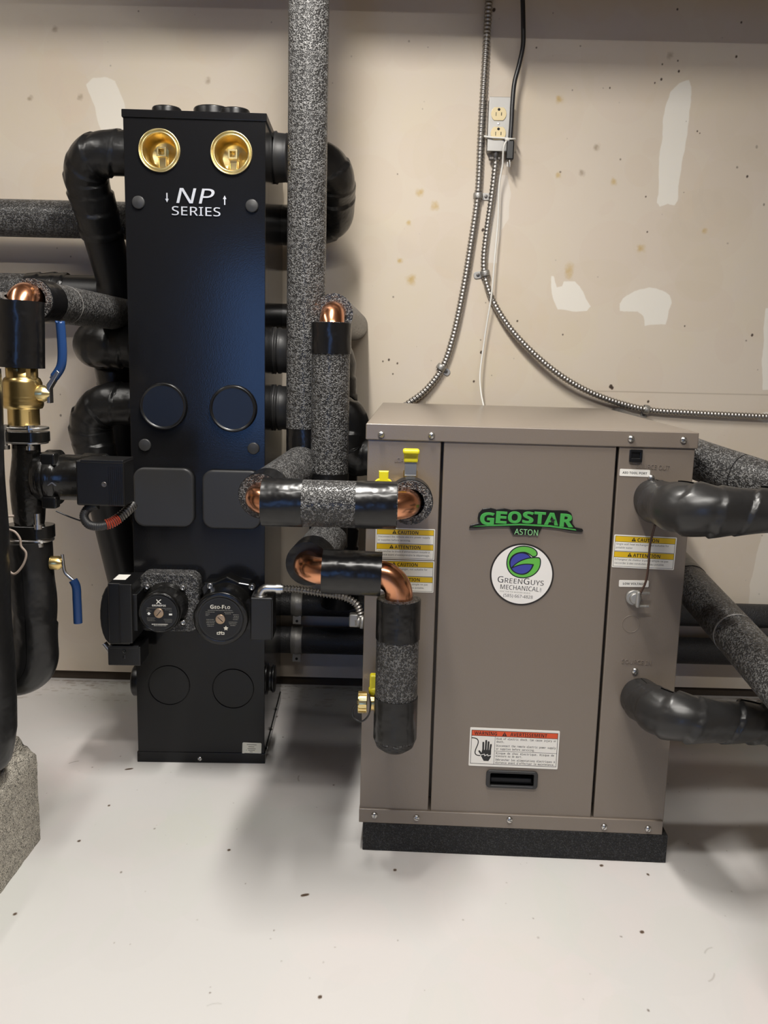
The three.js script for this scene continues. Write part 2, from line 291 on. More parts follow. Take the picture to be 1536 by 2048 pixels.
// the lamps
STRIPS.forEach(([x, y, z, len, along, I], i) => {
  const t = thing('strip_light', ['white tube strip light between the joists above the machines', 'white tube strip light running across the joists in the middle of the room', 'white tube strip light under the joists beyond the concrete block'][i], 'light', [x, y, z]);
  const w = (a, b) => along ? [b, a] : [a, b], [hx, hz] = w(len / 2 + 0.03, 0.06), [dx, dz] = w(len / 2, 0.045);
  part('housing', box(x - hx, x + hx, y + 0.025, (y > JOIST ? CEIL : JOIST) - 0.0005, z - hz, z + hz, 0.006), M.white, t);
  part('diffuser', box(x - dx, x + dx, y + 0.004, y + 0.0255, z - dz, z + dz, 0.008), std({ color: 0xffffff, emissive: lin(...LIGHT_COLOR), emissiveIntensity: 6 }), t);
  const l = new THREE.RectAreaLight(lin(...LIGHT_COLOR), I, dx * 2, dz * 2); l.rotation.x = -Math.PI / 2; t.add(l); l.name = 'tube_glow';
});

const fontR = await new FontLoader().loadAsync('fonts/droid/droid_sans_regular.typeface.json');
const fontB = await new FontLoader().loadAsync('fonts/droid/droid_sans_bold.typeface.json');
function text(str, size, depth, font, { w, shear = 0, bevel = 0 } = {}) {       // baseline at 0, starts at x 0; stretched to width w
  const g = new TextGeometry(str, { font, size, depth, curveSegments: 5, bevelEnabled: bevel > 0, bevelThickness: bevel, bevelSize: bevel, bevelSegments: 2 });
  g.computeBoundingBox(); const b = g.boundingBox; g.translate(-b.min.x, 0, 0);
  if (w) g.scale(w / (b.max.x - b.min.x), 1, 1);
  if (shear) g.applyMatrix4(new THREE.Matrix4().set(1, shear, 0, 0, 0, 1, 0, 0, 0, 0, 1, 0, 0, 0, 0, 1));
  return g;
}
function plate(w, h, r, t) {                                    // a thin printed plate with uv 0..1
  const g = extrude(roundRect(w, h, r), t, 0, 8), p = g.attributes.position, u = g.attributes.uv;
  for (let i = 0; i < p.count; i++) u.setXY(i, p.getX(i) / w + 0.5, p.getY(i) / h + 0.5); return g;
}
function stick(host, name, tl, tr, br, bl, tex, zl, { r = 0.002, t = 0.0008, label, rough = 0.4 } = {}) {   // a label whose corners are read off the photograph
  const [a, b, c, d] = [tl, tr, br, bl].map(q => inFrame(host, q[0], q[1], zl));
  const w = (a.distanceTo(b) + d.distanceTo(c)) / 2, h = (a.distanceTo(d) + b.distanceTo(c)) / 2;
  const ctr = a.add(b).add(c).add(d).multiplyScalar(0.25), dir = inFrame(host, tr[0], tr[1], zl).sub(inFrame(host, tl[0], tl[1], zl));
  return lp(name, plate(w, h, r, t).rotateZ(Math.atan2(dir.y, dir.x)).translate(ctr.x, ctr.y, zl), std({ map: tex, roughness: rough }), host, label);
}
function screw(host, x, y, z, r = 0.0062, ang = rnd() * 3, mat = M.steel) {
  const s = lp('screw', lathe([[0, 0], [r * 1.05, 0], [r * 1.05, r * 0.25], [r * 0.95, r * 0.45], [r * 0.8, r * 0.7], [r * 0.3, r * 0.85], [0, r * 0.87]], 'z', x, y, z, 18), mat, host);
  lp('slot', new THREE.BoxGeometry(r * 1.4, r * 0.24, r * 0.3).rotateZ(ang).translate(x, y, z + r * 0.78), M.darkSteel, s); return s;
}

// ------------------------------------------------------------------ heat pump cabinet on its rubber pad
const HW = 0.65, HTOP = 0.9118, HLID = 0.032, HBASE = 0.0631, HDEP = 0.85;
const HP = thing('heat_pump', 'taupe metal heat pump cabinet with green badge standing on a black rubber pad', 'heat pump', [-0.0136, HBASE, 0.9476], -0.028);
const hy = y => y - HBASE;
const hp = (px, py, zl = 0) => inFrame(HP, px, py, zl);
{
  const FZ = -0.004, top = hy(HTOP - HLID), bb = 0.031;
  lp('cabinet', [box(0.0085, HW - 0.0085, 0.032, top + 0.005, -HDEP + 0.006, FZ - 0.06)], M.taupe, HP, 'inner frame behind the panel seams');
  lp('side_panel', box(0.004, 0.0085, bb, top + 0.006, -HDEP + 0.004, FZ - 0.012), M.taupe, HP);
  lp('side_panel', box(HW - 0.0085, HW - 0.004, bb, top + 0.006, -HDEP + 0.004, FZ - 0.012), M.taupe, HP);
  lp('back_panel', box(0.006, HW - 0.006, bb, top + 0.006, -HDEP, -HDEP + 0.006), M.taupe, HP);
  const g1 = hp(872, 1250, FZ).x, g2 = hp(1211, 1250, FZ).x, gw = 0.0028;
  lp('front_panel', box(0.004, g1 - gw, bb - 0.004, top + 0.004, FZ - 0.012, FZ, 0.0022), M.taupe, HP);
  const hc = hp(1023.5, 1558, FZ), hw = 0.108, hh = 0.039;
  { // the door has an opening for the recessed handle
    const x0 = g1 + gw, x1 = g2 - gw, y0 = bb - 0.004, y1 = top + 0.004, s = poly([[x0, y0], [x1, y0], [x1, y1], [x0, y1]]);
    s.holes.push(new THREE.Path([V(hc.x - hw / 2 + 0.008, hc.y - hh / 2 + 0.006, 0), V(hc.x - hw / 2 + 0.008, hc.y + hh / 2 - 0.006, 0), V(hc.x + hw / 2 - 0.008, hc.y + hh / 2 - 0.006, 0), V(hc.x + hw / 2 - 0.008, hc.y - hh / 2 + 0.006, 0)].map(v => new THREE.Vector2(v.x, v.y))));
    const door = lp('door', metric(extrude(s, 0.011, 0.0018, 4).translate(0, 0, FZ - 0.011)), M.taupe, HP);
    const rim = roundRect(hw, hh, 0.008); rim.holes.push(roundRect(hw - 0.017, hh - 0.012, 0.003));
    const h = lp('handle', extrude(rim, 0.006, 0.0015, 6).translate(hc.x, hc.y, FZ - 0.001), M.plasticGrey, door, 'recessed black plastic pull handle');
    const cx0 = hc.x - hw / 2 + 0.008, cx1 = hc.x + hw / 2 - 0.008, cy0 = hc.y - hh / 2 + 0.006, cy1 = hc.y + hh / 2 - 0.006, cz0 = FZ - 0.034, cz1 = FZ - 0.0005;
    lp('handle_cup', [box(cx0, cx1, cy0, cy1, cz0 - 0.002, cz0), box(cx0 - 0.0015, cx0, cy0, cy1, cz0, cz1), box(cx1, cx1 + 0.0015, cy0, cy1, cz0, cz1), box(cx0, cx1, cy1, cy1 + 0.0015, cz0, cz1), box(cx0, cx1, cy0 - 0.0015, cy0, cz0, cz1), box(cx0 + 0.002, cx1 - 0.002, cy0, cy0 + (cy1 - cy0) * 0.45, cz0, FZ - 0.009, 0.003)], M.plasticGrey, h);
  }
  lp('front_panel', box(g2 + gw, HW - 0.004, bb - 0.004, top + 0.004, FZ - 0.012, FZ, 0.0022), M.taupe, HP);
  lp('lid', [box(0, HW, top, hy(HTOP), -HDEP - 0.002, 0, 0.0022)], M.taupe, HP);
  lp('base_tray', [box(0.003, HW - 0.006, 0, 0.031, -0.006, 0.0008, 0.0015), box(0.003, HW - 0.006, 0, 0.03, -HDEP, -0.006)], M.taupe, HP);
  for (const [px, py] of [[762.6, 869], [863, 871], [1262, 877.5], [1367, 880]]) { const p = hp(px, py, 0); screw(HP, p.x, p.y, 0, 0.0064); }
  for (const [px, py] of [[749, 1630], [833, 1635], [1019, 1639], [1208, 1653], [1296, 1657]]) { const p = hp(px, py, 0); screw(HP, p.x, p.y, 0.0008, 0.0064); }
  for (const [px, py] of [[1302, 956], [1270, 1342]]) { const p = hp(px, py, FZ); screw(HP, p.x, p.y, FZ, 0.0066); }
  // rubber pad below
  const pad = thing('rubber_pad', 'thick black rubber pad under the taupe cabinet', 'pad', [-0.0136, 0, 0.9476], -0.028);
  lp('slab', box(0.012, HW + 0.006, 0, HBASE, -HDEP - 0.01, 0.002, 0.0015), M.rubber, pad);
  // printed labels
  const sym = (x, cx, cy, s) => { x.fillStyle = '#111'; x.beginPath(); x.moveTo(cx, cy - s); x.lineTo(cx + s * 0.95, cy + s * 0.75); x.lineTo(cx - s * 0.95, cy + s * 0.75); x.closePath(); x.fill(); x.fillStyle = '#e3c21c'; x.fillRect(cx - s * 0.1, cy - s * 0.35, s * 0.2, s * 0.6); x.fillRect(cx - s * 0.1, cy + s * 0.36, s * 0.2, s * 0.2); };
  const caution = (en, fr) => canvasTex(704, 384, (x, w, h) => {
    x.fillStyle = '#e9e6de'; x.fillRect(0, 0, w, h);
    [[14, 'CAUTION', en], [196, 'ATTENTION', fr]].forEach(([y, t, l]) => {
      x.fillStyle = '#dcb51a'; x.fillRect(14, y, w - 28, 66); x.strokeStyle = '#222'; x.lineWidth = 4; x.strokeRect(14, y, w - 28, 66); x.strokeRect(14, y, w - 28, 174);
      x.fillStyle = '#111'; x.font = 'bold 56px sans-serif'; x.textAlign = 'center'; x.textBaseline = 'middle'; x.fillText(t, w / 2 + 34, y + 36); const tw = x.measureText(t).width; sym(x, w / 2 - tw / 2 - 4, y + 35, 27);
      x.fillStyle = '#3a3a3a'; x.font = '31px sans-serif'; x.textAlign = 'left'; l.forEach((q, i) => x.fillText(q, 26, y + 92 + i * 42, w - 52));
    });
  });
  const tEl = caution(['Disconnect the remote electric power supply', 'or supplies before servicing.'], ["Débrancher le block d'alimentation installé à", "distance avant d'entreprendre le dépannage."]);
  const tPo = caution(['Single wall heat exchanger, not suitable for', 'potable water'], ['Échangeur de chaleur à paroi simple ne pas', "raccorder à des conduites d'eau potable."]);
  stick(HP, 'warning_label', [751.5, 1055], [870, 1058.5], [868.5, 1120.5], [750.5, 1117], tEl, FZ, { label: 'yellow and white caution label about the power supply' });
  stick(HP, 'warning_label', [751, 1119], [869, 1122.5], [866.5, 1185.5], [749.5, 1181.5], tPo, FZ, { label: 'yellow and white caution label partly behind the copper elbow' });
  stick(HP, 'warning_label', [1229, 1069], [1354.5, 1075], [1346.5, 1140.5], [1223, 1133.5], tPo, FZ, { label: 'yellow and white caution label crossed by a thin brown wire' });
  const small = (t) => canvasTex(384, 96, (x, w, h) => { x.fillStyle = '#ece9e2'; x.fillRect(0, 0, w, h); x.fillStyle = '#1a1a1a'; x.font = 'bold 42px sans-serif'; x.textAlign = 'center'; x.textBaseline = 'middle'; x.fillText(t, w / 2, h / 2 + 2, w - 40); });
  stick(HP, 'port_label', [1239.5, 937.5], [1300, 940], [1299.5, 954], [1239, 951.5], small('AIO TOOL PORT'), FZ, { label: 'small white label reading AIO TOOL PORT' });
  stick(HP, 'port_label', [1238, 1160], [1297.5, 1161], [1297, 1174.5], [1237.5, 1173], small('LOW VOLTAGE'), FZ, { label: 'small white label reading LOW VOLTAGE' });
  const tWarn = canvasTex(1024, 440, (x, w, h) => {
    x.fillStyle = '#ebe8e2'; x.fillRect(0, 0, w, h); x.strokeStyle = '#1c1c1c'; x.lineWidth = 5;
    x.fillStyle = '#d9532b'; x.fillRect(20, 28, w - 40, 62); x.strokeRect(20, 28, w - 40, h - 56); x.strokeRect(20, 28, w - 40, 62);
    x.fillStyle = '#1a0d08'; x.font = 'bold 54px sans-serif'; x.textBaseline = 'middle'; x.textAlign = 'left'; x.fillText('WARNING', 50, 61, 280); x.fillText('AVERTISSEMENT', 462, 61, 500);
    x.beginPath(); x.moveTo(396, 36); x.lineTo(424, 84); x.lineTo(368, 84); x.closePath(); x.fill(); x.fillStyle = '#d9532b'; x.fillRect(393, 52, 6, 17); x.fillRect(393, 73, 6, 6);
    x.beginPath(); x.moveTo(290, 90); x.lineTo(290, h - 28); x.moveTo(290, 258); x.lineTo(w - 20, 258); x.lineWidth = 4; x.stroke();
    x.fillStyle = '#2a2a2a'; x.font = 'bold 31px monospace';
    [['Risk of electric shock. Can cause injury or', 116], ['death.', 150], ['Disconnect the remote electric power supply', 196], ['or supplies before servicing.', 232], ['Risque de choc électrique. Risque de', 282], ['blessure ou de mort.', 315], ['Débrancher les alimentations électriques à', 357], ["distance avant d'effectuer la maintenance.", 391]].forEach(([t, y]) => x.fillText(t, 306, y, t.length > 30 ? w - 340 : t.length * 15.5));
    // cable and hand
    x.strokeStyle = '#141414'; x.lineWidth = 11; x.beginPath(); x.moveTo(20, 118); x.bezierCurveTo(110, 112, 110, 160, 84, 220); x.bezierCurveTo(56, 290, 60, 320, 130, 318); x.stroke();
    x.fillStyle = '#222'; x.strokeStyle = '#222'; x.lineCap = 'round'; x.lineWidth = 21;
    for (const [a, b, c, d] of [[160, 260, 158, 168], [188, 258, 190, 146], [214, 260, 218, 160], [238, 268, 246, 190], [150, 312, 116, 268]]) { x.beginPath(); x.moveTo(a, b); x.lineTo(c, d); x.stroke(); }
    x.beginPath(); x.moveTo(148, 250); x.lineTo(252, 250); x.lineTo(252, 330); x.lineTo(226, 378); x.lineTo(172, 378); x.lineTo(136, 318); x.closePath(); x.fill();
    x.strokeStyle = '#ebe8e2'; x.lineWidth = 8; x.lineCap = 'butt'; x.beginPath(); x.moveTo(130, 312); x.lineTo(176, 300); x.lineTo(180, 318); x.lineTo(214, 302); x.lineTo(218, 318); x.lineTo(260, 306); x.stroke();
  });
  stick(HP, 'warning_label', [941, 1454.5], [1119.5, 1462], [1115, 1538.5], [936.5, 1530.5], tWarn, FZ, { label: 'white label with orange header and a hand symbol', t: 0.0011 });
  // round sticker
  const tG = canvasTex(1024, 1024, (x, w, h) => {
    x.fillStyle = '#241f1c'; x.fillRect(0, 0, w, h); x.fillStyle = '#ebe8e4'; x.beginPath(); x.arc(512, 512, 486, 0, 7); x.fill();
    const S = p => [512 + (p[0] - 730) * 1.355, 512 + (p[1] - 878) * 1.44];
    const path = (q) => { x.beginPath(); q.forEach((c, i) => { const f = []; for (let k = 0; k < c.length; k += 2) f.push(...S([c[k], c[k + 1]])); i ? (f.length === 6 ? x.bezierCurveTo(...f) : f.length === 4 ? x.quadraticCurveTo(...f) : x.lineTo(...f)) : x.moveTo(...f); }); x.closePath(); };
    x.lineWidth = 17; x.strokeStyle = '#0c1420'; x.lineJoin = 'round';
    x.fillStyle = '#3d439c'; x.beginPath(); const [ex, ey] = S([712, 752]); x.ellipse(ex, ey, 182, 176, 0, 0, 7); x.fill(); x.stroke();
    path([[880, 650], [905, 610, 850, 552, 735, 552], [610, 552, 535, 640, 540, 750], [545, 850, 620, 912, 720, 915], [850, 918, 945, 830, 935, 720], [932, 690, 925, 672, 905, 670], [760, 672, 660, 730, 598, 815], [680, 765, 760, 745, 855, 755], [835, 830, 790, 872, 730, 875], [640, 875, 580, 830, 572, 745], [575, 665, 650, 622, 740, 622], [790, 630, 830, 662], [860, 668, 880, 650]]);
    x.fillStyle = '#62b548'; x.fill(); x.stroke();
    x.fillStyle = '#1b1b1f'; x.textAlign = 'left'; x.textBaseline = 'alphabetic';
    const caps = (t, X, Y, big, sm, W) => { let n = 0; for (const [c, b] of t) { x.font = `${b ? big : sm}px sans-serif`; n += x.measureText(c).width; } const k = W / n; x.save(); x.translate(X, Y); x.scale(k, 1); let q = 0; for (const [c, b] of t) { x.font = `${b ? big : sm}px sans-serif`; x.fillText(c, q, 0); q += x.measureText(c).width; } x.restore(); };
    caps([['G', 1], ['REEN', 0], ['G', 1], ['UYS', 0]], 124, 668, 142, 112, 758);
    caps([['MECHANICAL', 0]], 178, 774, 100, 104, 634);
    x.save(); x.translate(850, 776); x.rotate(-Math.PI / 2); x.font = '34px sans-serif'; x.fillText('CORP', -4, 0, 72); x.restore();
    x.fillStyle = '#8c8882'; x.font = '34px sans-serif'; x.fillText('HVAC FOR THE MODERN WORLD', 182, 824, 640); x.fillStyle = '#26262a'; x.font = '72px sans-serif'; x.fillText('(585) 667-4828', 246, 900, 484);
  });
  { const c = hp(1043.5, 1149, FZ), r = hp(1107.5, 1149, FZ).x - c.x; const g = new THREE.CylinderGeometry(r, r, 0.001, 64).rotateX(Math.PI / 2), u = g.attributes.uv, p = g.attributes.position; for (let i = 0; i < p.count; i++) u.setXY(i, p.getX(i) / r / 2 + 0.5, p.getY(i) / r / 2 + 0.5); lp('round_sticker', g.rotateZ(-0.045).translate(c.x, c.y, FZ + 0.0005), std({ map: tG, roughness: 0.4 }), HP, 'round white sticker with a green and blue emblem'); }
  // raised badge
  {
    const a = hp(938, 1054, FZ), b = hp(1166, 1062, FZ), W = b.x - a.x, c = V((a.x + b.x) / 2, a.y, FZ), k = W / 228;
    const Q = (px, py) => { const p = hp(px, py, FZ); return [p.x, p.y]; };
    const back = new THREE.Shape(); const O = [[938, 1056], [940, 1050], [957, 1045], [955, 1036], [957, 1026], [965, 1017], [980, 1015], [992, 1018], [1008, 1016], [1022, 1019], [1036, 1018], [1052, 1019], [1070, 1018], [1093, 1019], [1104, 1020], [1120, 1020], [1134, 1021], [1142, 1026], [1145, 1036], [1144, 1046], [1150, 1054], [1164, 1057], [1166, 1061], [1162, 1064], [1140, 1062], [1115, 1057], [1084, 1054], [1080, 1062], [1076, 1069], [1026, 1069], [1021, 1060], [1018, 1053], [985, 1053], [950, 1056]];
    O.forEach((o, i) => { const p = Q(o[0], o[1]); i ? back.lineTo(p[0], p[1]) : back.moveTo(p[0], p[1]); }); back.closePath();
    const bd = lp('badge', extrude(back, 0.0045, 0.0012, 4).translate(0, 0, FZ), std({ color: lin(0.012, 0.012, 0.012), roughness: 0.18 }), HP, 'raised black and green badge');
    const p0 = Q(959, 1049), p1 = Q(1146, 1054.5), ang = Math.atan2(p1[1] - p0[1], p1[0] - p0[0]) + 0.005;
    const n = 'GEOSTAR'.length, G = []; let i = 0;
    const xs = [959, 990.5, 1014.5, 1043.5, 1066.5, 1087.5, 1118], ws = [28.5, 22, 27, 22.5, 23, 28, 27.5], ys = [1047.5, 1045, 1044, 1044.5, 1046, 1048, 1052], hs = [26, 24.5, 24, 24, 24.5, 25, 27];
    for (const ch of 'GEOSTAR') { const q = Q(xs[i], ys[i]), wd = ws[i] * k, ht = hs[i] * k; const t = text(ch, 0.022, 0.0008, fontB, { w: wd, bevel: 0.0005 }); t.computeBoundingBox(); t.scale(1, ht / (t.boundingBox.max.y - t.boundingBox.min.y), 1); t.rotateZ(-0.03).translate(q[0], q[1], FZ + 0.0043); G.push(t); i++; }
    lp('badge_letters', G, M.green, bd, 'green raised letters');
    lp('badge_sweep', extrude(poly([[946, 1052], [985, 1048.5], [1040, 1046.5], [1100, 1049.5], [1150, 1057.5], [1152, 1060], [1100, 1053], [1040, 1049.5], [985, 1051]].map(q => Q(...q))), 0.0012, 0).translate(0, 0, FZ + 0.0043), M.green, bd);
    const s = Q(1028, 1067.5), s2 = Q(1075, 1069); lp('badge_letters', text('ASTON', (Q(0, 1056)[1] - Q(0, 1067)[1]), 0.0008, fontR, { w: s2[0] - s[0] }).rotateZ(-0.03).translate(s[0], s[1], FZ + 0.0043), std({ color: lin(0.25, 0.55, 0.25), roughness: 0.4 }), bd);
    const st = new THREE.Shape(), sc = Q(1104.5, 1040); for (let j = 0; j < 10; j++) { const r = (j % 2 ? 2.6 : 6.2) * k, an = Math.PI / 2 + j * Math.PI / 5; j ? st.lineTo(sc[0] + r * Math.cos(an), sc[1] + r * Math.sin(an)) : st.moveTo(sc[0] + r * Math.cos(an), sc[1] + r * Math.sin(an)); } st.closePath();
    lp('badge_star', extrude(st, 0.001, 0).translate(0, 0, FZ + 0.0052), M.gap, bd);
  }
  // pressed lettering, tool port, knockout, cable connector
  const emb = (s, l, r) => { const a = hp(l[0], l[1], FZ), b = hp(r[0], r[1], FZ); return lp('pressed_lettering', text(s, 0.0088, 0.0013, fontR, { w: b.x - a.x }).rotateZ(-0.035).translate(a.x, a.y, FZ - 0.0002), M.taupe, HP); };
  emb('SOURCE OUT', [1272, 936], [1338, 938]); emb('SOURCE IN', [1243, 1326], [1302, 1328]); emb('LOAD OUT', [789, 924], [838, 926]);
  { const p = hp(1271, 911.5, FZ), w = 0.0125, h = 0.0125; const f = roundRect(2 * w, 2 * h, 0.002); f.holes.push(roundRect(1.36 * w, 1.2 * h, 0.001));
    const g = lp('tool_port', [extrude(f, 0.005, 0.0008, 4).translate(p.x, p.y, FZ), box(p.x - w * 0.95, p.x + w * 0.95, p.y - h * 0.95, p.y + h * 0.95, FZ - 0.001, FZ + 0.0008), box(p.x - w * 0.7, p.x + w * 0.7, p.y - h, p.y - h * 0.35, FZ, FZ + 0.0065, 0.001)], M.plasticBlack, HP, 'black data socket'); }
  { const p = hp(1262, 1248, FZ); lp('knockout', new THREE.TorusGeometry(0.0175, 0.0006, 6, 48).translate(p.x, p.y, FZ), M.taupe, HP); }
  { const p = hp(1268, 1194, FZ); lp('cable_connector', [disc(0.0155, 0.008, 'z', p.x - 0.002, p.y, FZ, 0.002), disc(0.0115, 0.016, 'z', p.x, p.y, FZ, 0.002), box(p.x - 0.0005, p.x + 0.007, p.y - 0.0165, p.y + 0.0165, FZ + 0.006, FZ + 0.024, 0.003), lathe([[0.0026, 0], [0.0026, 0.022], [0, 0.022]], 'x', p.x + 0.004, p.y + 0.0135, FZ + 0.018, 10), lathe([[0.0026, 0], [0.0026, 0.022], [0, 0.022]], 'x', p.x + 0.004, p.y - 0.0135, FZ + 0.018, 10)], M.zinc, HP, 'zinc cable clamp connector'); }
}

// ------------------------------------------------------------------ tall black flow centre box
const NW = 0.3297, NH = 1.5821, ND = 0.431;
const NP = thing('flow_center', 'tall black metal flow center box with silver NP SERIES lettering', 'flow center', [-0.5949, 0, 0.5645], 0.0292);
const np = (px, py, zl = 0) => inFrame(NP, px, py, zl);
const nr = (px, py, r, zl = 0) => np(px + r, py, zl).x - np(px, py, zl).x;
{
  const S = [[319, 301, 42], [463, 306, 42]].map(([x, y, r]) => [np(x, y), nr(x, y, r)]);
  const front = poly([[0.003, 0.003], [NW - 0.003, 0.003], [NW - 0.003, NH - 0.01], [0.003, NH - 0.01]]);
  for (const [c, r] of S) { const h = new THREE.Path(); h.absarc(c.x, c.y, r - 0.002, 0, Math.PI * 2, true); front.holes.push(h); }
  lp('housing', [metric(extrude(front, 0.07, 0.0012, 24).translate(0, 0, -0.071)), box(0.003, NW - 0.003, 0.003, NH - 0.012, -ND, -0.0705)], M.npBlack, NP);
  lp('lid', box(0, NW, NH - 0.0175, NH, -ND - 0.002, 0.002, 0.002), M.npBlack, NP);
  lp('base_tray', [box(0.001, NW - 0.001, 0, 0.028, -ND, 0.0012, 0.001)], M.npBlack, NP);
  for (const [c, r] of S) {
    const z = 0.0;
    const b = lp('brass_socket', lathe([[r * 0.0, -0.062], [r * 0.6, -0.062], [r * 0.74, -0.05], [r * 0.76, -0.004], [r * 0.8, 0.003], [r * 0.86, 0.003], [r * 0.88, 0.0005], [r * 0.92, 0.0005], [r * 0.94, 0.004], [r * 0.99, 0.004], [r, 0.002], [r, -0.03]], 'z', c.x, c.y, z, 56), M.brassPale, NP, 'round brass valve socket');
    const q = roundRect(r * 0.44, r * 0.44, 0.001); q.holes.push(roundRect(r * 0.28, r * 0.28, 0.0005));
    lp('square_stem', extrude(q, 0.034, 0.0006, 3).translate(c.x, c.y + 0.001, -0.05), M.brassPale, b);
    lp('valve_tongue', box(c.x - r * 0.19, c.x + r * 0.19, c.y - r * 0.72, c.y - r * 0.12, -0.058, -0.03, 0.002), M.brass, b);
  }
  for (const [x, y, r] of [[277, 405, 13], [504, 412, 13], [290, 890, 12.5], [507, 897, 12]]) { const c = np(x, y), q = nr(x, y, r); lp('hole_plug', lathe([[q, 0], [q, 0.002], [q * 0.85, 0.0045], [0, 0.0052]], 'z', c.x, c.y, 0, 28), M.plasticGrey, NP); }
  for (const [x, y, r] of [[328, 812, 47], [467, 817, 47]]) { const c = np(x, y), q = nr(x, y, r); lp('round_cap', lathe([[q, 0], [q, 0.008], [q * 0.97, 0.0115], [q * 0.93, 0.012], [q * 0.88, 0.0095], [q * 0.86, 0.009], [0, 0.009]], 'z', c.x, c.y, 0, 56), M.plasticBlack, NP, 'round black plastic cap with raised rim'); }
  for (const [x0, x1, y0, y1] of [[271.5, 389.5, 936, 1050.5], [407, 524, 941, 1055]]) { const a = np(x0, y1), b = np(x1, y0), w = b.x - a.x, h = b.y - a.y; lp('cover_plate', extrude(roundRect(w, h, 0.027), 0.016, 0.005, 8).translate((a.x + b.x) / 2, (a.y + b.y) / 2, 0), M.plasticGrey, NP, 'rounded square black cover'); }
  for (const [x, y, r] of [[338, 1371, 41], [466, 1378, 41]]) { const c = np(x, y), q = nr(x, y, r); lp('knockout', new THREE.TorusGeometry(q, 0.0011, 6, 56).translate(c.x, c.y, 0.0008), M.npBlack, NP); }
  { const c = np(400, 1517, 0.001); screw(NP, c.x, c.y, 0.0012, 0.0056); }
  for (const z of [-0.03, -0.15, -0.29]) lp('screw', disc(0.0045, 0.004, 'x', NW - 0.001, 0.03, z, 0.001, 14), M.steel, NP);
  // lettering
  const put = (s, size, font, l, r, shear) => { const a = np(l[0], l[1]), b = np(r[0], r[1]); return text(s, size, 0.001, font, { w: b.x - a.x, shear }).rotateZ(-0.0).translate(a.x, a.y, 0.0004); };
  lp('lettering', [put('NP', 0.0335, fontR, [353, 406], [424, 406], 0.25), put('SERIES', 0.0195, fontR, [344, 430], [441, 432], 0)], M.chrome, NP, 'silver NP SERIES lettering');
  const arrow = (x, y0, y1, up) => { const a = np(x, y0), b = np(x, y1), h = 0.004, w = 0.0014; const [t, o] = up ? [a.y, b.y] : [b.y, a.y], d = up ? -1 : 1; return extrude(poly([[a.x - w, o], [a.x + w, o], [a.x + w, t + d * 0.008], [a.x + h, t + d * 0.008], [a.x, t], [a.x - h, t + d * 0.008], [a.x - w, t + d * 0.008]].map(p => p)), 0.001, 0).translate(0, 0, 0.0004); };
  lp('arrow_mark', arrow(334, 386, 405, false), M.chrome, NP); lp('arrow_mark', arrow(449.5, 391, 410, true), M.chrome, NP);
  stick(NP, 'data_label', [485, 1484.5], [523, 1486], [522.5, 1510], [484.5, 1508.5], canvasTex(256, 160, (x, w, h) => { x.fillStyle = '#dcdacd'; x.fillRect(0, 0, w, h); x.fillStyle = '#77756c'; for (const [a, b, y] of [[60, 190, 22], [80, 160, 50], [70, 180, 76], [50, 60, 98], [80, 170, 98], [100, 140, 118], [30, 220, 138]]) x.fillRect(a, y, b - a, 8); }), 0, { r: 0.003, label: 'small cream data label' });
  // caps on the top and the sides
  for (const [x, z, r, h] of [[0.09, -0.06, 0.034, 0.0195], [0.19, -0.1, 0.045, 0.031], [0.25, -0.055, 0.034, 0.019]]) lp('top_cap', lathe([[r, 0], [r, h - 0.003], [r * 0.95, h], [r * 0.8, h], [r * 0.76, h - 0.004], [0, h - 0.004]], 'y', x, NH - 0.0005, z, 40), M.plasticBlack, NP);
  { const c = np(533, 1357, -0.055); lp('side_cap', lathe([[0.041, 0], [0.041, 0.004], [0.032, 0.006], [0.032, 0.014], [0.036, 0.015], [0.036, 0.02], [0.033, 0.022], [0, 0.022]], 'x', NW - 0.003, c.y, -0.055, 40), M.plasticBlack, NP, 'ribbed black side cap'); }
  { const c = np(275, 1360, -0.05); lp('side_cap', lathe([[0.04, 0], [0.04, -0.016], [0.036, -0.02], [0, -0.02]], 'x', 0.003, c.y, -0.05, 40), M.plasticBlack, NP); }
}

// ------------------------------------------------------------------ insulated pipes
const mid = (a, b, t) => a.clone().lerp(b, t);
function pipe(name, label, base, group) { return thing(name, label, 'pipe', [base.x, base.y, base.z], 0, group); }
function sleeve(host, a, b, r, mat, name, inner = 0.0265, label) { return part(name, sweep(line2(a, b), r, { inner, seg: 40 }), mat, host, { label }); }
const RF = 0.0425, RC = 0.0265;

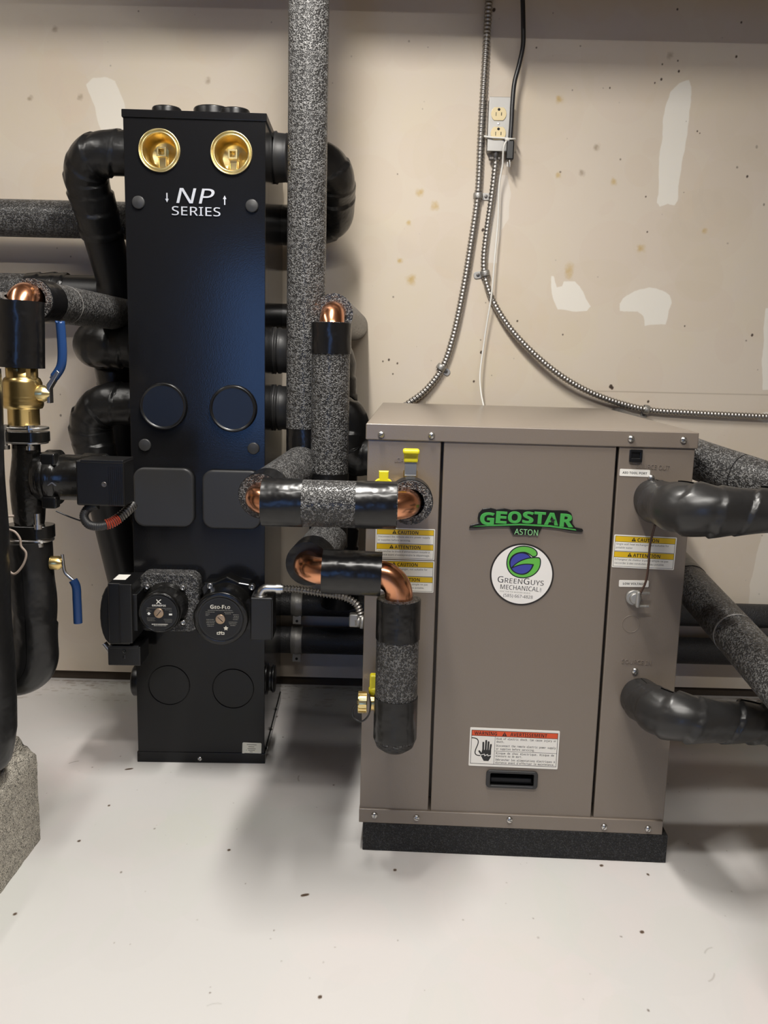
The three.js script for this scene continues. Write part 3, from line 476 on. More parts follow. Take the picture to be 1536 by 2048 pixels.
// A: riser from the ceiling, forward below the black box's edge, across to the cabinet's upper valve
const zA = 1.1;
const A0 = at(619, 0, 0.72), aTop = V(A0.x, JOIST - 0.002, 0.72), aB = at(606, 925, 0.72);
const aL = at(507, 1003, zA), aR = at(815, 1012, zA), valveTop = V(aR.x, aR.y, 0.9476);
aTop.x = at(619, 0, 0.72).x + (aTop.y - A0.y) * 0.0; 
{
  const t = pipe('insulated_pipe', 'grey foam riser with copper bends feeding the upper yellow handled valve', aB);
  aB.x = mid(at(619, 0, 0.72), at(609, 850, 0.72), 0.5).x; aTop.x = aB.x;
  t.position.copy(aB); t.updateMatrixWorld();
  part('copper_tube', sweep(roundPath([V(aB.x, aB.y + 0.12, aB.z), aB, aL, aR, V(aR.x, aR.y, 0.985)], [0.045, 0.036, 0.036], 0.02), RC, { seg: 36 }), M.copper, t, { label: 'bare copper bends' });
  const yT = at(606, 856, 0.72).y, dAB = aL.clone().sub(aB).normalize();
  sleeve(t, aTop, V(aB.x, yT, aB.z), RF * 0.985, M.foam, 'foam_sleeve');
  sleeve(t, V(aB.x, yT + 0.012, aB.z), V(aB.x, aB.y - 0.02, aB.z), RF * 0.97, M.tape, 'tape_band');
  const e = aL.clone().addScaledVector(dAB, -0.043);
  sleeve(t, aB.clone().addScaledVector(dAB, 0.02), e.clone().addScaledVector(dAB, -0.05), RF, M.foam, 'foam_sleeve');
  sleeve(t, e.clone().addScaledVector(dAB, -0.055), e.clone().addScaledVector(dAB, -0.001), RF + 0.0012, M.tape, 'tape_band', RF - 0.001);
  sleeve(t, e.clone().addScaledVector(dAB, -0.06), e, RF, M.foam, 'foam_sleeve');
  const d = aR.clone().sub(aL), L = d.length(); d.normalize(); const X = q => aL.clone().addScaledVector(d, L * q);
  const c1 = at(526, 1005, zA).sub(aL).dot(d) / L, c2 = at(606, 1010, zA).sub(aL).dot(d) / L, c3 = at(712, 1012, zA).sub(aL).dot(d) / L, c4 = at(793, 1012, zA).sub(aL).dot(d) / L;
  sleeve(t, X(c1 - 0.003), X(c4 + 0.006), RF - 0.002, M.foam, 'foam_sleeve');
  sleeve(t, X(c1), X(c2), RF + 0.002, M.tape, 'tape_band', RF - 0.003);
  sleeve(t, X(c2 - 0.005), X(c3 + 0.005), RF + 0.0005, M.foam, 'foam_sleeve', RF - 0.003);
  sleeve(t, X(c3), X(c4), RF + 0.0015, M.tape, 'tape_band', RF - 0.003);
  sleeve(t, V(aR.x + 0.006, aR.y, zA - 0.035), V(aR.x + 0.006, aR.y, zA - 0.085), RF - 0.001, M.foam, 'foam_sleeve');
  sleeve(t, V(aR.x + 0.006, aR.y, zA - 0.045), V(aR.x + 0.006, aR.y, zA - 0.09), RF + 0.0005, M.plasticBlack, 'tape_band', RF - 0.002);
}
// B: from the wall, forward over a copper bend, down, forward again, across and down in front of the cabinet
const zB = 1.06, zV = 0.79;
{
  const top = at(664, 625, zV), bV = at(652, 1075, zV); bV.x = at(660, 850, zV).x; top.x = bV.x;
  const bL = at(606, 1140, zB), bR = at(799, 1150, zB), bD = at(797, 1462, zB); bD.x = bR.x; const bk = V(top.x + 0.012, top.y - 0.0, 0.0);
  const t = pipe('insulated_pipe', 'grey foam pipe bending over bare copper and hanging in front of the taupe cabinet', bV);
  part('copper_tube', sweep(roundPath([V(bk.x, bk.y, 0.5), top, bV, bL, bR, V(bR.x, bD.y + 0.05, zB)], [0.042, 0.042, 0.04, 0.042], 0.02), RC, { seg: 36 }), M.copper, t, { label: 'bare copper bends' });
  sleeve(t, V(bk.x, bk.y, 0.002), V(mid(bk, top, 0.94).x, top.y, zV - 0.045), RF, M.foam, 'foam_sleeve');
  const y1 = at(660, 645, zV).y, y2 = at(660, 707, zV).y, y3 = at(655, 952, zV).y;
  sleeve(t, V(bV.x, y1, zV), V(bV.x, y3, zV), RF - 0.002, M.foam, 'foam_sleeve');
  sleeve(t, V(bV.x, y1 - 0.001, zV), V(bV.x, y2, zV), RF, M.tape, 'tape_band', RF - 0.003);
  sleeve(t, V(bV.x, y3 + 0.008, zV), V(bV.x, bV.y - 0.02, zV), RF - 0.0005, M.tape, 'tape_band');
  const dd = bL.clone().sub(bV).normalize(), e = bL.clone().addScaledVector(dd, -0.044);
  sleeve(t, bV.clone().addScaledVector(dd, 0.01), e.clone().addScaledVector(dd, -0.05), RF, M.foam, 'foam_sleeve');
  sleeve(t, e.clone().addScaledVector(dd, -0.06), e, RF + 0.0012, M.tape, 'tape_band');
  const d = bR.clone().sub(bL), L = d.length(); d.normalize(); const q = px => bL.clone().addScaledVector(d, at(px, 1145, zB).sub(bL).dot(d));
  sleeve(t, q(645), q(763), RF, M.tape, 'tape_band');
  const ys = [1197, 1276, 1392, 1478].map(p => at(800, p, zB).y);
  sleeve(t, V(bR.x, ys[0], zB), V(bR.x, ys[3], zB), RF - 0.0015, M.foam, 'foam_sleeve');
  sleeve(t, V(bR.x, ys[0] - 0.001, zB), V(bR.x, ys[1], zB), RF, M.tape, 'tape_band', RF - 0.003);
  sleeve(t, V(bR.x, ys[2], zB), V(bR.x, ys[3] + 0.004, zB), RF, M.tape, 'tape_band', RF - 0.003);
  part('end_cap', lathe([[RF - 0.0005, 0.02], [RF - 0.002, 0], [RF * 0.86, -0.012], [RF * 0.55, -0.022], [0.0001, -0.026]], 'y', bR.x, ys[3], zB, 40), M.wrap, t, { label: 'rounded black taped end' });
  sleeve(t, V(bR.x + 0.004, ys[3] + 0.018, zB - 0.02), V(bR.x + 0.004, ys[3] + 0.018, 0.9476), 0.03, M.wrap, 'elbow_stub', 0);
}
// tape wrapped bends and the long wall pipes at the black box
const zP = 0.35;
const nl = (py) => V(-0.588, at(255, py, zP).y, zP), nrt = (py) => V(-0.272, at(545, py, zP).y, zP);
const zW = 0.058;
function wrapped(name, label, P, R, r, { mat = M.wrap, pitch = 0.04, h = 0.0038, ph = 0, step = 0.005, foam = [], bulge } = {}, group) {
  const t = pipe(name, label, P[0], group), S = roundPath(P, R, step);
  let s = 0; const cum = S.map((p, i) => (s += i ? p.distanceTo(S[i - 1]) : 0)), tot = s;
  let cuts = [[0, tot, 'w']]; if (foam.length) { cuts = []; let c = 0; for (const [a, b, k = 'f'] of foam) { const y = Math.min(b, tot); if (a > c) cuts.push([c, a, 'w']); cuts.push([a, y, k]); c = y; } if (c < tot - 0.001) cuts.push([c, tot, 'w']); }
  for (const [a, b, k] of cuts) {
    const sub = S.filter((p, i) => cum[i] >= a - 0.008 && cum[i] <= b + 0.008); if (sub.length < 2) continue;
    if (k === 'w') { const w = wrapRadius(r, pitch, h, ph); part('tape_wrap', sweep(sub, bulge ? (s, a) => w(s, a) + bulge[2] * Math.exp(-(((s - bulge[0]) / bulge[1]) ** 2)) : w, { seg: 44 }), mat, t); } else if (k === 'f') part('foam_sleeve', sweep(sub, r - 0.003, { seg: 32 }), M.foam, t); else part('rubber_sleeve', sweep(sub, r - 0.004, { seg: 36 }), M.rubberPipe, t);
  }
  return t;
}
{ // upper right: out of the box, over a bend, back and along the wall behind the box to the left
  const a = nrt(322), b = at(668, 322, 0.33), c = at(672, 452, 0.13), d = at(545, 452, 0.13), e = V(RX0 + 0.005, 1.4, 0.13);
  d.y = c.y; e.y = c.y; a.y = b.y;
  wrapped('insulated_pipe', 'upper wall pipe looping from behind the black box into its top right port', [a, b, c, d, e], [0.075, 0.07, 0.05], 0.0535, { pitch: 0.07, foam: [[0.9, 9]] });
  const t = thing('pipe_collar', 'black rubber collar on the top right port of the tall box', 'collar', [a.x, a.y, a.z], 0, 'rubber collars on the right side of the black box');
  part('collar', lathe([[0.05, 0], [0.062, 0.001], [0.063, 0.008], [0.059, 0.011], [0.0575, 0.03], [0.059, 0.034], [0.056, 0.038], [0.05, 0.04]], 'x', a.x - 0.004, a.y, a.z, 44), M.plasticGrey, t);
}
{ // upper left
  const a = nl(306), b = at(158, 306, zP), c = at(240, 590, 0.12), d = V(RX0 + 0.005, c.y, 0.12);
  wrapped('insulated_pipe', 'tape wrapped pipe leaving the top left port and slanting back to the wall', [a, b, c, d], [0.07, 0.05], 0.056, { foam: [[0.36, 0.68, 's'], [0.78, 9]] });
}
{ // middle left
  const a = nl(690), b = at(178, 690, zP), c = V(b.x, b.y, 0.125), d = V(b.x + 0.02, at(600, 1283, zW).y, 0.125);
  wrapped('insulated_pipe', 'tape wrapped pipe leaving the middle left port and dropping along the wall', [a, b, c, d], [0.06, 0.06], 0.058, { ph: 0.4, foam: [[0.45, 9, 's']] });
}
const yW1 = at(600, 1210, zW).y, yW2 = at(600, 1283, zW).y;
{ // lower left
  const a = nl(807), b = at(168, 807, zP), c = at(262, 1195, 0.26);
  wrapped('insulated_pipe', 'tape wrapped pipe leaving the lower left port and slanting down behind the pump', [a, b, c], [0.07], 0.055, { ph: 0.7, foam: [[0.4, 9, 's']] });
}
{ // two long pipes low on the wall, with pipe clamps
  const L = [[yW1, 0.037, 'upper of the two black pipes running low along the wall behind the cabinet'], [yW2, 0.041, 'lower of the two black pipes running low along the wall behind the cabinet']];
  for (const [y, r, label] of L) {
    const t = pipe('insulated_pipe', label, V(0, y, zW), 'wall pipes');
    part('foam_sleeve', sweep(line2(V(-0.6, y, zW - 0.014), V(X1 - 0.005, y, zW - 0.014), 0.08), r, { seg: 36 }), std({ color: lin(0.022, 0.022, 0.024), roughness: 0.45, bumpMap: foamBump, bumpScale: 0.0006 }), t);
    const c = thing('pipe_clamp', y === yW1 ? 'zinc strap clamp around the upper low wall pipe' : 'zinc strap clamp around the lower low wall pipe', 'clamp', [at(594, 1210, zW).x, y, zW - 0.014], 0, 'pipe clamps'), x = c.position.x;
    part('band', lathe([[r + 0.0005, -0.017], [r + 0.003, -0.017], [r + 0.003, -0.007], [r + 0.0045, -0.005], [r + 0.0045, 0.005], [r + 0.003, 0.007], [r + 0.003, 0.017], [r + 0.0005, 0.017]], 'x', x, y, zW - 0.014, 44), M.zinc, c);
    part('tab', box(x - 0.012, x + 0.014, y - r - 0.022, y - r + 0.004, zW + 0.006, zW + 0.009, 0.001), M.zinc, c);
    part('bolt_hole', disc(0.0042, 0.001, 'z', x + 0.001, y - r - 0.012, zW + 0.0088, 0.0002, 16), M.gap, c);
  }
}
{ // middle right: two ports with collars, both turning down behind the risers
  const ports = [[701, [at(672, 701, 0.27), V(at(680, 900, 0.27).x, yW1 + 0.03, 0.13)], 'tape wrapped pipe from the middle right port dropping behind the grey risers', 'black rubber collar on the middle right port of the tall box', 0.055],
  [815, [at(700, 815, 0.37), V(at(700, 905, 0.37).x, at(700, 912, 0.37).y, 0.37), V(-0.012, at(700, 912, 0.37).y, 0.37)], 'tape wrapped pipe from the lower right port turning into the side of the cabinet', 'black rubber collar on the lower right port of the tall box', 0.05]];
  for (const [py, rest, label, cl, r] of ports) {
    const a = nrt(py); rest[0].y = a.y;
    wrapped('insulated_pipe', label, [a, ...rest], 0.05, r, { ph: py });
    const t = thing('pipe_collar', cl, 'collar', [a.x, a.y, a.z], 0, 'rubber collars on the right side of the black box');
    part('collar', lathe([[0.05, 0], [0.06, 0.001], [0.061, 0.007], [0.056, 0.009], [0.056, 0.013], [0.0595, 0.014], [0.0595, 0.02], [0.0565, 0.024], [0.0575, 0.04], [0.05, 0.041]], 'x', a.x - 0.004, a.y, a.z, 44), M.plasticGrey, t);
  }
}
// right of the cabinet: two grey pipes running forward along its side
{
  const a = at(1400, 921, 0.86), b = at(1505, 958, 1.12); const x = Math.max(a.x, 0.682), dir = (b.y - a.y) / 0.26;
  const t = pipe('insulated_pipe', 'upper grey foam pipe running forward beside the right side of the cabinet', V(x, a.y, 0.6), 'grey pipes beside the cabinet');
  const b2 = at(1536, 968, 0.98), bd = V(x, a.y + (b2.y - a.y) * 0.05, 0.84), dd = b2.clone().sub(bd).normalize(), J = q => bd.clone().addScaledVector(dd, q), j = at(1486, 945, 0.93).sub(bd).dot(dd);
  part('foam_sleeve', sweep(roundPath([V(x + 0.035, a.y + 0.02, 0.012), bd, J(j - 0.0015)], 0.25, 0.02), RF, { seg: 36 }), M.foam, t);
  part('foam_sleeve', sweep(roundPath([J(j + 0.0015), J(0.26), J(0.26).add(V(2.36, -0.12, 0.02))], 0.1, 0.02), RF, { seg: 36 }), M.foam, t);
  sleeve(t, J(j - 0.003), J(j + 0.003), RF - 0.002, M.gap, 'joint', 0);
  const c = at(1397, 1182, 0.75), d = at(1497, 1288, 1.03), x2 = 0.735, dir2 = (d.y - c.y) / 0.28;
  const u = pipe('insulated_pipe', 'lower grey foam pipe running forward beside the right side of the cabinet', V(x2, c.y, 0.6), 'grey pipes beside the cabinet');
  const Q = z => V(x2, c.y + (z - 0.75) * dir2, z), k = 0.985, m = 0.7;
  sleeve(u, Q(0.14), Q(m), RF + 0.0012, M.wrap, 'tape_wrap'); sleeve(u, Q(m - 0.01), Q(k - 0.0015), RF, M.foam, 'foam_sleeve'); part('foam_sleeve', sweep(roundPath([Q(k + 0.0015), Q(1.4), V(x2, 0.002, 1.42)], 0.1, 0.02), RF, { seg: 36 }), M.foam, u); sleeve(u, Q(k - 0.002), Q(k + 0.002), RF + 0.0008, M.greyPlastic, 'joint');
}
// tape wrapped bends leaving the cabinet's front on the right
{
  const f1 = HP.localToWorld(hp(1308, 1002, -0.004)), b1 = at(1350, 1020, 1.15), c1 = at(1720, 1024, 1.13);
  const f2 = HP.localToWorld(hp(1278, 1396, -0.004)), b2 = at(1338, 1436, 1.1), c2 = at(1660, 1465, 1.0);
  b1.x = Math.max(b1.x, f1.x); for (const [b, c] of [[b1, c1], [b2, c2]]) { c.sub(b); c.z *= 0.5; c.multiplyScalar((RX1 - 0.01 - b.x) / c.x); c.y *= 0.5; c.add(b); }
  wrapped('insulated_pipe', 'tape wrapped elbow leaving the SOURCE OUT port of the cabinet', [f1, b1, c1], [0.05], 0.0405, { mat: M.wrapGrey, pitch: 0.06, h: 0.0045, bulge: [0.18, 0.07, 0.008] });
  wrapped('insulated_pipe', 'tape wrapped elbow leaving the SOURCE IN port of the cabinet', [f2, b2, c2], [0.05], 0.041, { mat: M.wrapGrey, pitch: 0.052, h: 0.005, ph: 0.3, bulge: [0.13, 0.06, 0.006] });
  const w = thing('thin_wire', 'thin brown wire hanging from the taped elbow to the LOW VOLTAGE connector', 'wire', [f1.x, f1.y, f1.z]);
  part('strand', rope([HP.localToWorld(hp(1310, 1050, 0.03)), HP.localToWorld(hp(1300, 1090, 0.022)), HP.localToWorld(hp(1297, 1130, 0.02)), HP.localToWorld(hp(1291, 1165, 0.02)), HP.localToWorld(hp(1281, 1186, 0.016)), HP.localToWorld(hp(1276, 1196, 0.012))], 0.0024, 50, 8), M.brownWire, w);
}

// ------------------------------------------------------------------ valves at the cabinet
{ // upper valve with yellow lever, and the small drain valve beside it
  const x = aR.x + 0.006, y = aR.y, z0 = 0.9476 - 0.004 - 0.0008;
  const t = thing('ball_valve', 'brass ball valve with upright yellow lever behind the copper bend', 'valve', [x, y, z0], 0);
  part('valve_body', [lathe([[0.034, 0], [0.034, 0.012], [0.03, 0.014], [0.03, 0.05], [0.036, 0.052], [0.038, 0.07]], 'z', x, y, z0, 32), lathe([[0.014, 0], [0.014, 0.05], [0.011, 0.054]], 'y', x, y, z0 + 0.045, 18)], M.brass, t);
  part('packing_nut', disc(0.0125, 0.012, 'y', x, y + 0.048, z0 + 0.045, 0.002, 6), M.darkSteel, t);
  const g = (py) => at(811, py, 1.0).y, w = 0.0115;
  part('lever', [box(x - w, x + w, g(952), g(949), z0 + 0.03, z0 + 0.062, 0.001), box(x - w, x + w, g(951), g(905), z0 + 0.058, z0 + 0.0615, 0.001)], M.zinc, t);
  part('lever_grip', [box(x - 0.0135, x + 0.0135, g(924), g(903), z0 + 0.054, z0 + 0.066, 0.003), box(x - 0.016, x + 0.016, g(907), g(897), z0 + 0.05, z0 + 0.076, 0.004)], M.yellow, t, { label: 'yellow plastic lever grip' });
  const dp = at(767, 968, 1.0);
  const d = thing('drain_valve', 'small drain valve with yellow wing handle above the horizontal pipe', 'valve', [dp.x, dp.y, 1.0]);
  part('valve_body', [lathe([[0.011, 0], [0.011, x - dp.x - 0.02]], 'x', dp.x - 0.004, dp.y - 0.012, 0.995, 16), disc(0.014, 0.02, 'y', dp.x, dp.y - 0.026, 0.995, 0.002, 18)], M.brass, d);
  part('wing_handle', [extrude(poly([[-0.02, 0], [-0.021, 0.007], [-0.013, 0.014], [-0.009, 0.016], [-0.0095, 0.031], [0.0095, 0.031], [0.009, 0.016], [0.013, 0.014], [0.021, 0.005], [0.02, 0]]), 0.01, 0.002, 4).translate(dp.x, dp.y - 0.006, 0.99)], M.yellow, d, { label: 'yellow plastic wing handle' });
  // lower drain valve peeking out beside the hanging pipe
  const q = at(748, 1405, 1.0);
  const e = thing('drain_valve', 'drain valve with brass hose cap and yellow handle beside the hanging pipe', 'valve', [q.x, q.y, 1.0]);
  const ex = at(800, 1405, 1.0).x;
  part('valve_body', [lathe([[0.016, 0], [0.0165, 0.02], [0.014, 0.022], [0.014, ex - q.x + 0.008]], 'x', q.x - 0.008, q.y, 1.0, 24), lathe([[0.014, 0], [0.014, 0.055]], 'z', ex, q.y, 0.9446, 20)], M.brass, e);
  const k = []; for (let i = 0; i < 16; i++) k.push(new THREE.BoxGeometry(0.017, 0.0045, 0.0045).rotateX(i * Math.PI / 8).translate(at(725, 1405, 1.0).x, q.y + 0.0198 * Math.cos(i * Math.PI / 8), 1.0 + 0.0198 * Math.sin(i * Math.PI / 8)));
  part('hose_cap', [lathe([[0, -0.011], [0.004, -0.011], [0.004, -0.0085], [0.0185, -0.0085], [0.02, -0.006], [0.02, 0.0085], [0.019, 0.0095], [0, 0.0095]], 'x', at(725, 1405, 1.0).x, q.y, 1.0, 32), ...k], M.brassPale, e, { label: 'knurled brass cap' });
  part('cap_strap', rope([at(738, 1388, 1.005), at(741, 1408, 1.018), at(736, 1432, 1.014), at(722, 1443, 1.01), at(708, 1435, 1.006), at(705, 1420, 1.004), at(712, 1408, 1.003)], 0.0018, 40, 8), M.cord, e);
  part('handle', [box(at(739, 1380, 1.0).x, at(756, 1380, 1.0).x, at(748, 1386, 1.0).y, at(748, 1350, 1.0).y, 0.985, 1.004, 0.004), disc(0.012, 0.014, 'y', at(749, 1380, 1.0).x, at(748, 1388, 1.0).y, 0.995, 0.003, 20)], M.yellow, e);
}
// ------------------------------------------------------------------ pumps on the black box
const tinyRows = (x, rows) => { for (const [a, b, y, t = 5] of rows) { let p = a; while (p < b) { const l = 5 + rnd() * 14; x.fillRect(p, y, Math.min(l, b - p), t); p += l + 4; } } };
function faceTex(draw) { return canvasTex(512, 512, (x, w, h) => { x.fillStyle = '#0b0b0b'; x.fillRect(0, 0, w, h); x.strokeStyle = '#2c2c2c'; x.lineWidth = 5; x.beginPath(); x.arc(256, 256, 246, 0, 7); x.stroke(); draw(x); }); }
function roundFace(host, c, r, z, tex, sl) {
  const g = new THREE.CylinderGeometry(r, r, 0.0012, 56).rotateX(Math.PI / 2), u = g.attributes.uv, p = g.attributes.position; for (let i = 0; i < p.count; i++) u.setXY(i, p.getX(i) / r / 2 + 0.5, p.getY(i) / r / 2 + 0.5);
  const f = lp('name_plate', g.translate(c.x, c.y, z), std({ map: tex, roughness: 0.35 }), host, 'round black printed plate');
  lp('vent_screw', [lathe([[0, 0], [0.0115, 0], [0.0115, 0.004], [0.0105, 0.005], [0, 0.005]], 'z', c.x, c.y, z, 28)], std({ color: lin(0.5, 0.36, 0.24), metalness: 0.9, roughness: 0.4 }), host, 'bronze screw plug');
  lp('screw_slot', new THREE.BoxGeometry(0.016, 0.0016, 0.0006).rotateZ(sl).translate(c.x, c.y, z + 0.005), M.gap, host);
}
{ // right pump
  const zf = 0.14, T = thing('circulator_pump', 'black round pump with white printed face and silver cable fitting on the black box', 'pump', [0, 0, 0]);
  T.position.copy(NP.position); T.rotation.copy(NP.rotation); const c0 = inFrame(T, 441, 1238, zf);
  const wp = c0.clone(); T.localToWorld(wp); T.position.add(V(c0.x, c0.y, 0).applyAxisAngle(V(0, 1, 0), NP.rotation.y)); T.updateMatrixWorld();
  const F = (px, py, z) => inFrame(T, px, py, z), c = V(0, 0, 0), R = F(496, 1238, zf).x;
  const fl = []; fl.push(extrude(poly([[-0.058, 0.03], [-0.064, 0.048], [-0.054, 0.062], [-0.028, 0.064], [0, 0.078], [0.03, 0.064], [0.054, 0.06], [0.062, 0.046], [0.058, 0.03], [0.058, -0.05], [-0.058, -0.05]]), 0.045, 0.004, 8));
  lp('flange', fl, M.castBlack, T);
  lp('motor_housing', lathe([[R * 1.02, 0.03], [R * 0.98, 0.05], [R * 0.92, 0.07], [R * 0.95, zf - 0.03], [R, zf - 0.018], [R, zf - 0.004], [R * 0.97, zf], [R * 0.84, zf], [R * 0.82, zf - 0.002], [0, zf - 0.002]], 'z', 0, 0, 0, 56), M.castBlack, T);
  for (const [px, py] of [[420.5, 1171], [504, 1174]]) { const p = F(px, py, 0.045); lp('bolt', lathe([[0.0072, -0.01], [0.0072, 0.006], [0.0062, 0.0075], [0.0036, 0.0075], [0.0034, 0.003], [0, 0.003]], 'z', p.x, p.y, 0.045, 18), M.steel, T); }
  roundFace(T, c, R * 0.8, zf - 0.0008, faceTex(x => {
    x.fillStyle = '#e9e4d6'; x.textAlign = 'center'; x.save(); x.translate(258, 134); x.scale(1.06, 1); x.font = 'bold 62px sans-serif'; x.textAlign = 'left'; let q = -118; for (const [s, f] of [['G', 66], ['EO-', 48], ['F', 66], ['LO', 48]]) { x.font = `bold ${f}px sans-serif`; x.fillText(s, q, 0); q += x.measureText(s).width; } x.restore();
    x.fillStyle = '#a9a59a'; tinyRows(x, [[110, 400, 150], [84, 190, 172], [300, 410, 172], [310, 380, 190], [84, 130, 196], [84, 120, 214], [404, 470, 200], [410, 470, 220], [404, 468, 238], [400, 460, 258], [92, 180, 262], [92, 190, 282], [92, 186, 302], [96, 180, 322], [104, 176, 342], [350, 450, 290], [356, 446, 310], [370, 430, 330]]);
    x.fillStyle = '#e4dfd0'; x.beginPath(); for (let i = 0; i < 10; i++) { const a = i * Math.PI / 5, r = i % 2 ? 17 : 31; x.lineTo(318 + r * Math.sin(a), 368 - r * Math.cos(a)); } x.fill();
    x.strokeStyle = '#e4dfd0'; x.lineWidth = 9; x.strokeRect(216, 420, 30, 22); x.strokeRect(266, 420, 30, 22); x.beginPath(); x.moveTo(240, 408); x.lineTo(256, 420); x.lineTo(272, 408); x.stroke();
  }), -0.75);
  const a = F(500, 1281, 0.125), b = F(543.5, 1197, 0.125);
  lp('terminal_box', [box(a.x, b.x, a.y, b.y, 0.045, 0.12, 0.003), box(a.x + 0.001, b.x + 0.002, b.y - 0.006, b.y - 0.001, 0.05, 0.121, 0.002), box(b.x - 0.004, b.x + 0.003, a.y + 0.003, b.y - 0.004, 0.05, 0.119, 0.002), box(R * 0.7, a.x + 0.004, a.y + 0.02, b.y - 0.02, 0.06, 0.1)], M.plasticBlack, T, 'black terminal box');
  const e0 = F(518, 1196, 0.1), e1 = F(522, 1176, 0.1), e2 = F(566, 1176, 0.1);
  lp('cable_elbow', [sweep(roundPath([V(e0.x + 0.004, e0.y - 0.003, 0.1), V(e0.x + 0.006, e1.y, 0.1), V(e2.x, e1.y - 0.001, 0.1)], 0.014, 0.006), 0.0105, { seg: 20 }), disc(0.0165, 0.008, 'y', e0.x + 0.004, e0.y, 0.1, 0.0015, 22), lathe([[0.013, 0], [0.013, 0.012]], 'x', e2.x - 0.016, e1.y - 0.001, 0.1, 20)], M.steel, T, 'silver cable elbow');
  const w0 = T.localToWorld(V(e2.x, e1.y - 0.001, 0.1));
  const S = smoothPath([w0, w0.clone().add(V(0.03, -0.001, 0)), at(640, 1186, w0.z), at(690, 1195, w0.z), at(712, 1208, w0.z), at(719, 1222, w0.z), at(722, 1236, w0.z)], 300);
  const fc = thing('flexible_conduit', 'bright corrugated conduit from the right pump to the side of the cabinet', 'conduit', [w0.x, w0.y, w0.z]);
  part('hose', sweep(S, s => 0.0082 + 0.0016 * Math.sin(s * Math.PI * 2 / 0.0075), { seg: 14 }), M.conduit, fc);
  const cn = at(722, 1243, w0.z); part('connector', [disc(0.014, 0.012, 'x', -0.0136 - 0.024, cn.y, cn.z, 0.002, 20), disc(0.018, 0.009, 'x', -0.0136 - 0.012, cn.y, cn.z, 0.002, 8), box(-0.0136 - 0.038, -0.0136 - 0.016, cn.y - 0.012, cn.y + 0.02, cn.z - 0.012, cn.z + 0.012, 0.004)], M.zinc, fc, { label: 'zinc connector at the cabinet side' });
}
{ // left pump with its control box
  const zf = 0.135, T = thing('circulator_pump', 'black round pump in a foam shell with large control box at its left', 'pump', [0, 0, 0]);
  T.position.copy(NP.position); T.rotation.copy(NP.rotation); const c0 = inFrame(T, 318, 1226, zf);
  T.position.add(V(c0.x, c0.y, 0).applyAxisAngle(V(0, 1, 0), NP.rotation.y)); T.updateMatrixWorld();
  const F = (px, py, z) => inFrame(T, px, py, z), R = F(360, 1226, zf).x;
  { const a = F(277, 1262, 0.05), b = F(397, 1149, 0.05); lp('foam_shell', metric(extrude(roundRect(b.x - a.x, b.y - a.y, 0.026), 0.05, 0.003, 8).translate((a.x + b.x) / 2, (a.y + b.y) / 2, 0)), M.foam, T, 'dark speckled foam shell'); }
  { const p = F(330, 1210, 0.06); lp('flange', lathe([[R * 1.12, 0.04], [R * 1.12, 0.058], [R * 0.9, 0.075]], 'z', p.x, p.y, 0, 48), M.castBlack, T); }
  lp('motor_housing', lathe([[R * 0.98, 0.04], [R * 0.94, 0.09], [R, zf - 0.02], [R, zf - 0.004], [R * 0.96, zf], [R * 0.9, zf], [R * 0.88, zf - 0.002], [0, zf - 0.002]], 'z', 0, 0, 0, 56), M.castBlack, T);
  for (const [px, py] of [[295, 1173], [366, 1175], [367, 1244]]) { const p = F(px, py, 0.058); lp('bolt', lathe([[0.0062, -0.02], [0.0062, 0.005], [0.005, 0.0065], [0.003, 0.0065], [0.003, 0.003], [0, 0.003]], 'z', p.x, p.y, 0.058, 18), M.steel, T); }
  roundFace(T, V(0, 0, 0), R * 0.86, zf - 0.0008, faceTex(x => {
    x.strokeStyle = '#e2e0d8'; x.lineWidth = 13; x.lineCap = 'round'; for (const [a, b, c, d] of [[226, 62, 284, 118], [284, 62, 226, 118]]) { x.beginPath(); x.moveTo(a, b); x.quadraticCurveTo(255, 92 + (a < 255 ? 14 : -14), c, d); x.stroke(); }
    x.fillStyle = '#e2e0d8'; x.textAlign = 'center'; x.font = 'bold 37px sans-serif'; x.fillText('GRUNDFOS', 256, 160, 236);
    x.fillStyle = '#8d8a82'; tinyRows(x, [[90, 440, 182], [76, 120, 206], [76, 150, 226], [340, 440, 206], [400, 440, 232], [84, 200, 330], [84, 190, 350], [90, 200, 370], [320, 440, 344], [330, 440, 366], [340, 436, 386]]);
    x.fillStyle = '#c9c6bd'; tinyRows(x, [[150, 380, 416, 16], [180, 360, 440, 7]]); x.fillStyle = '#ecebe6'; x.fillRect(396, 262, 46, 26); x.beginPath(); x.moveTo(82, 270); x.lineTo(112, 244); x.lineTo(142, 270); x.lineTo(126, 270); x.lineTo(126, 288); x.lineTo(98, 288); x.lineTo(98, 270); x.fill();
  }), 0.9);
  // control box
  const bx = (x0, x1, y0, y1, z0, z1, r) => { const a = F(x0, y1, z1), b = F(x1, y0, z1); return box(a.x, b.x, a.y, b.y, z0, z1, r); };
  const g1 = F(214, 1290, 0.12), g2 = F(214, 1168, 0.12), h = g2.y - g1.y, xl = F(196, 1230, 0.12).x, xm = F(222, 1230, 0.12).x;
  const curve = new THREE.Shape(); curve.moveTo(xm, g1.y); curve.bezierCurveTo(xl - 0.003, g1.y + 0.004, xl - 0.006, g2.y - 0.03, xm - 0.004, g2.y - 0.001); curve.lineTo(xm, g2.y); curve.closePath();
  lp('control_box', [bx(218, 258, 1167, 1289, 0.02, 0.128, 0.004), bx(240, 263, 1169, 1287, 0.015, 0.135, 0.003), bx(258, 274, 1189, 1262, 0.03, 0.122, 0.002), extrude(curve, 0.1, 0.004, 10).translate(0, 0, 0.02)], M.plasticBlack, T, 'black control box with rounded back');
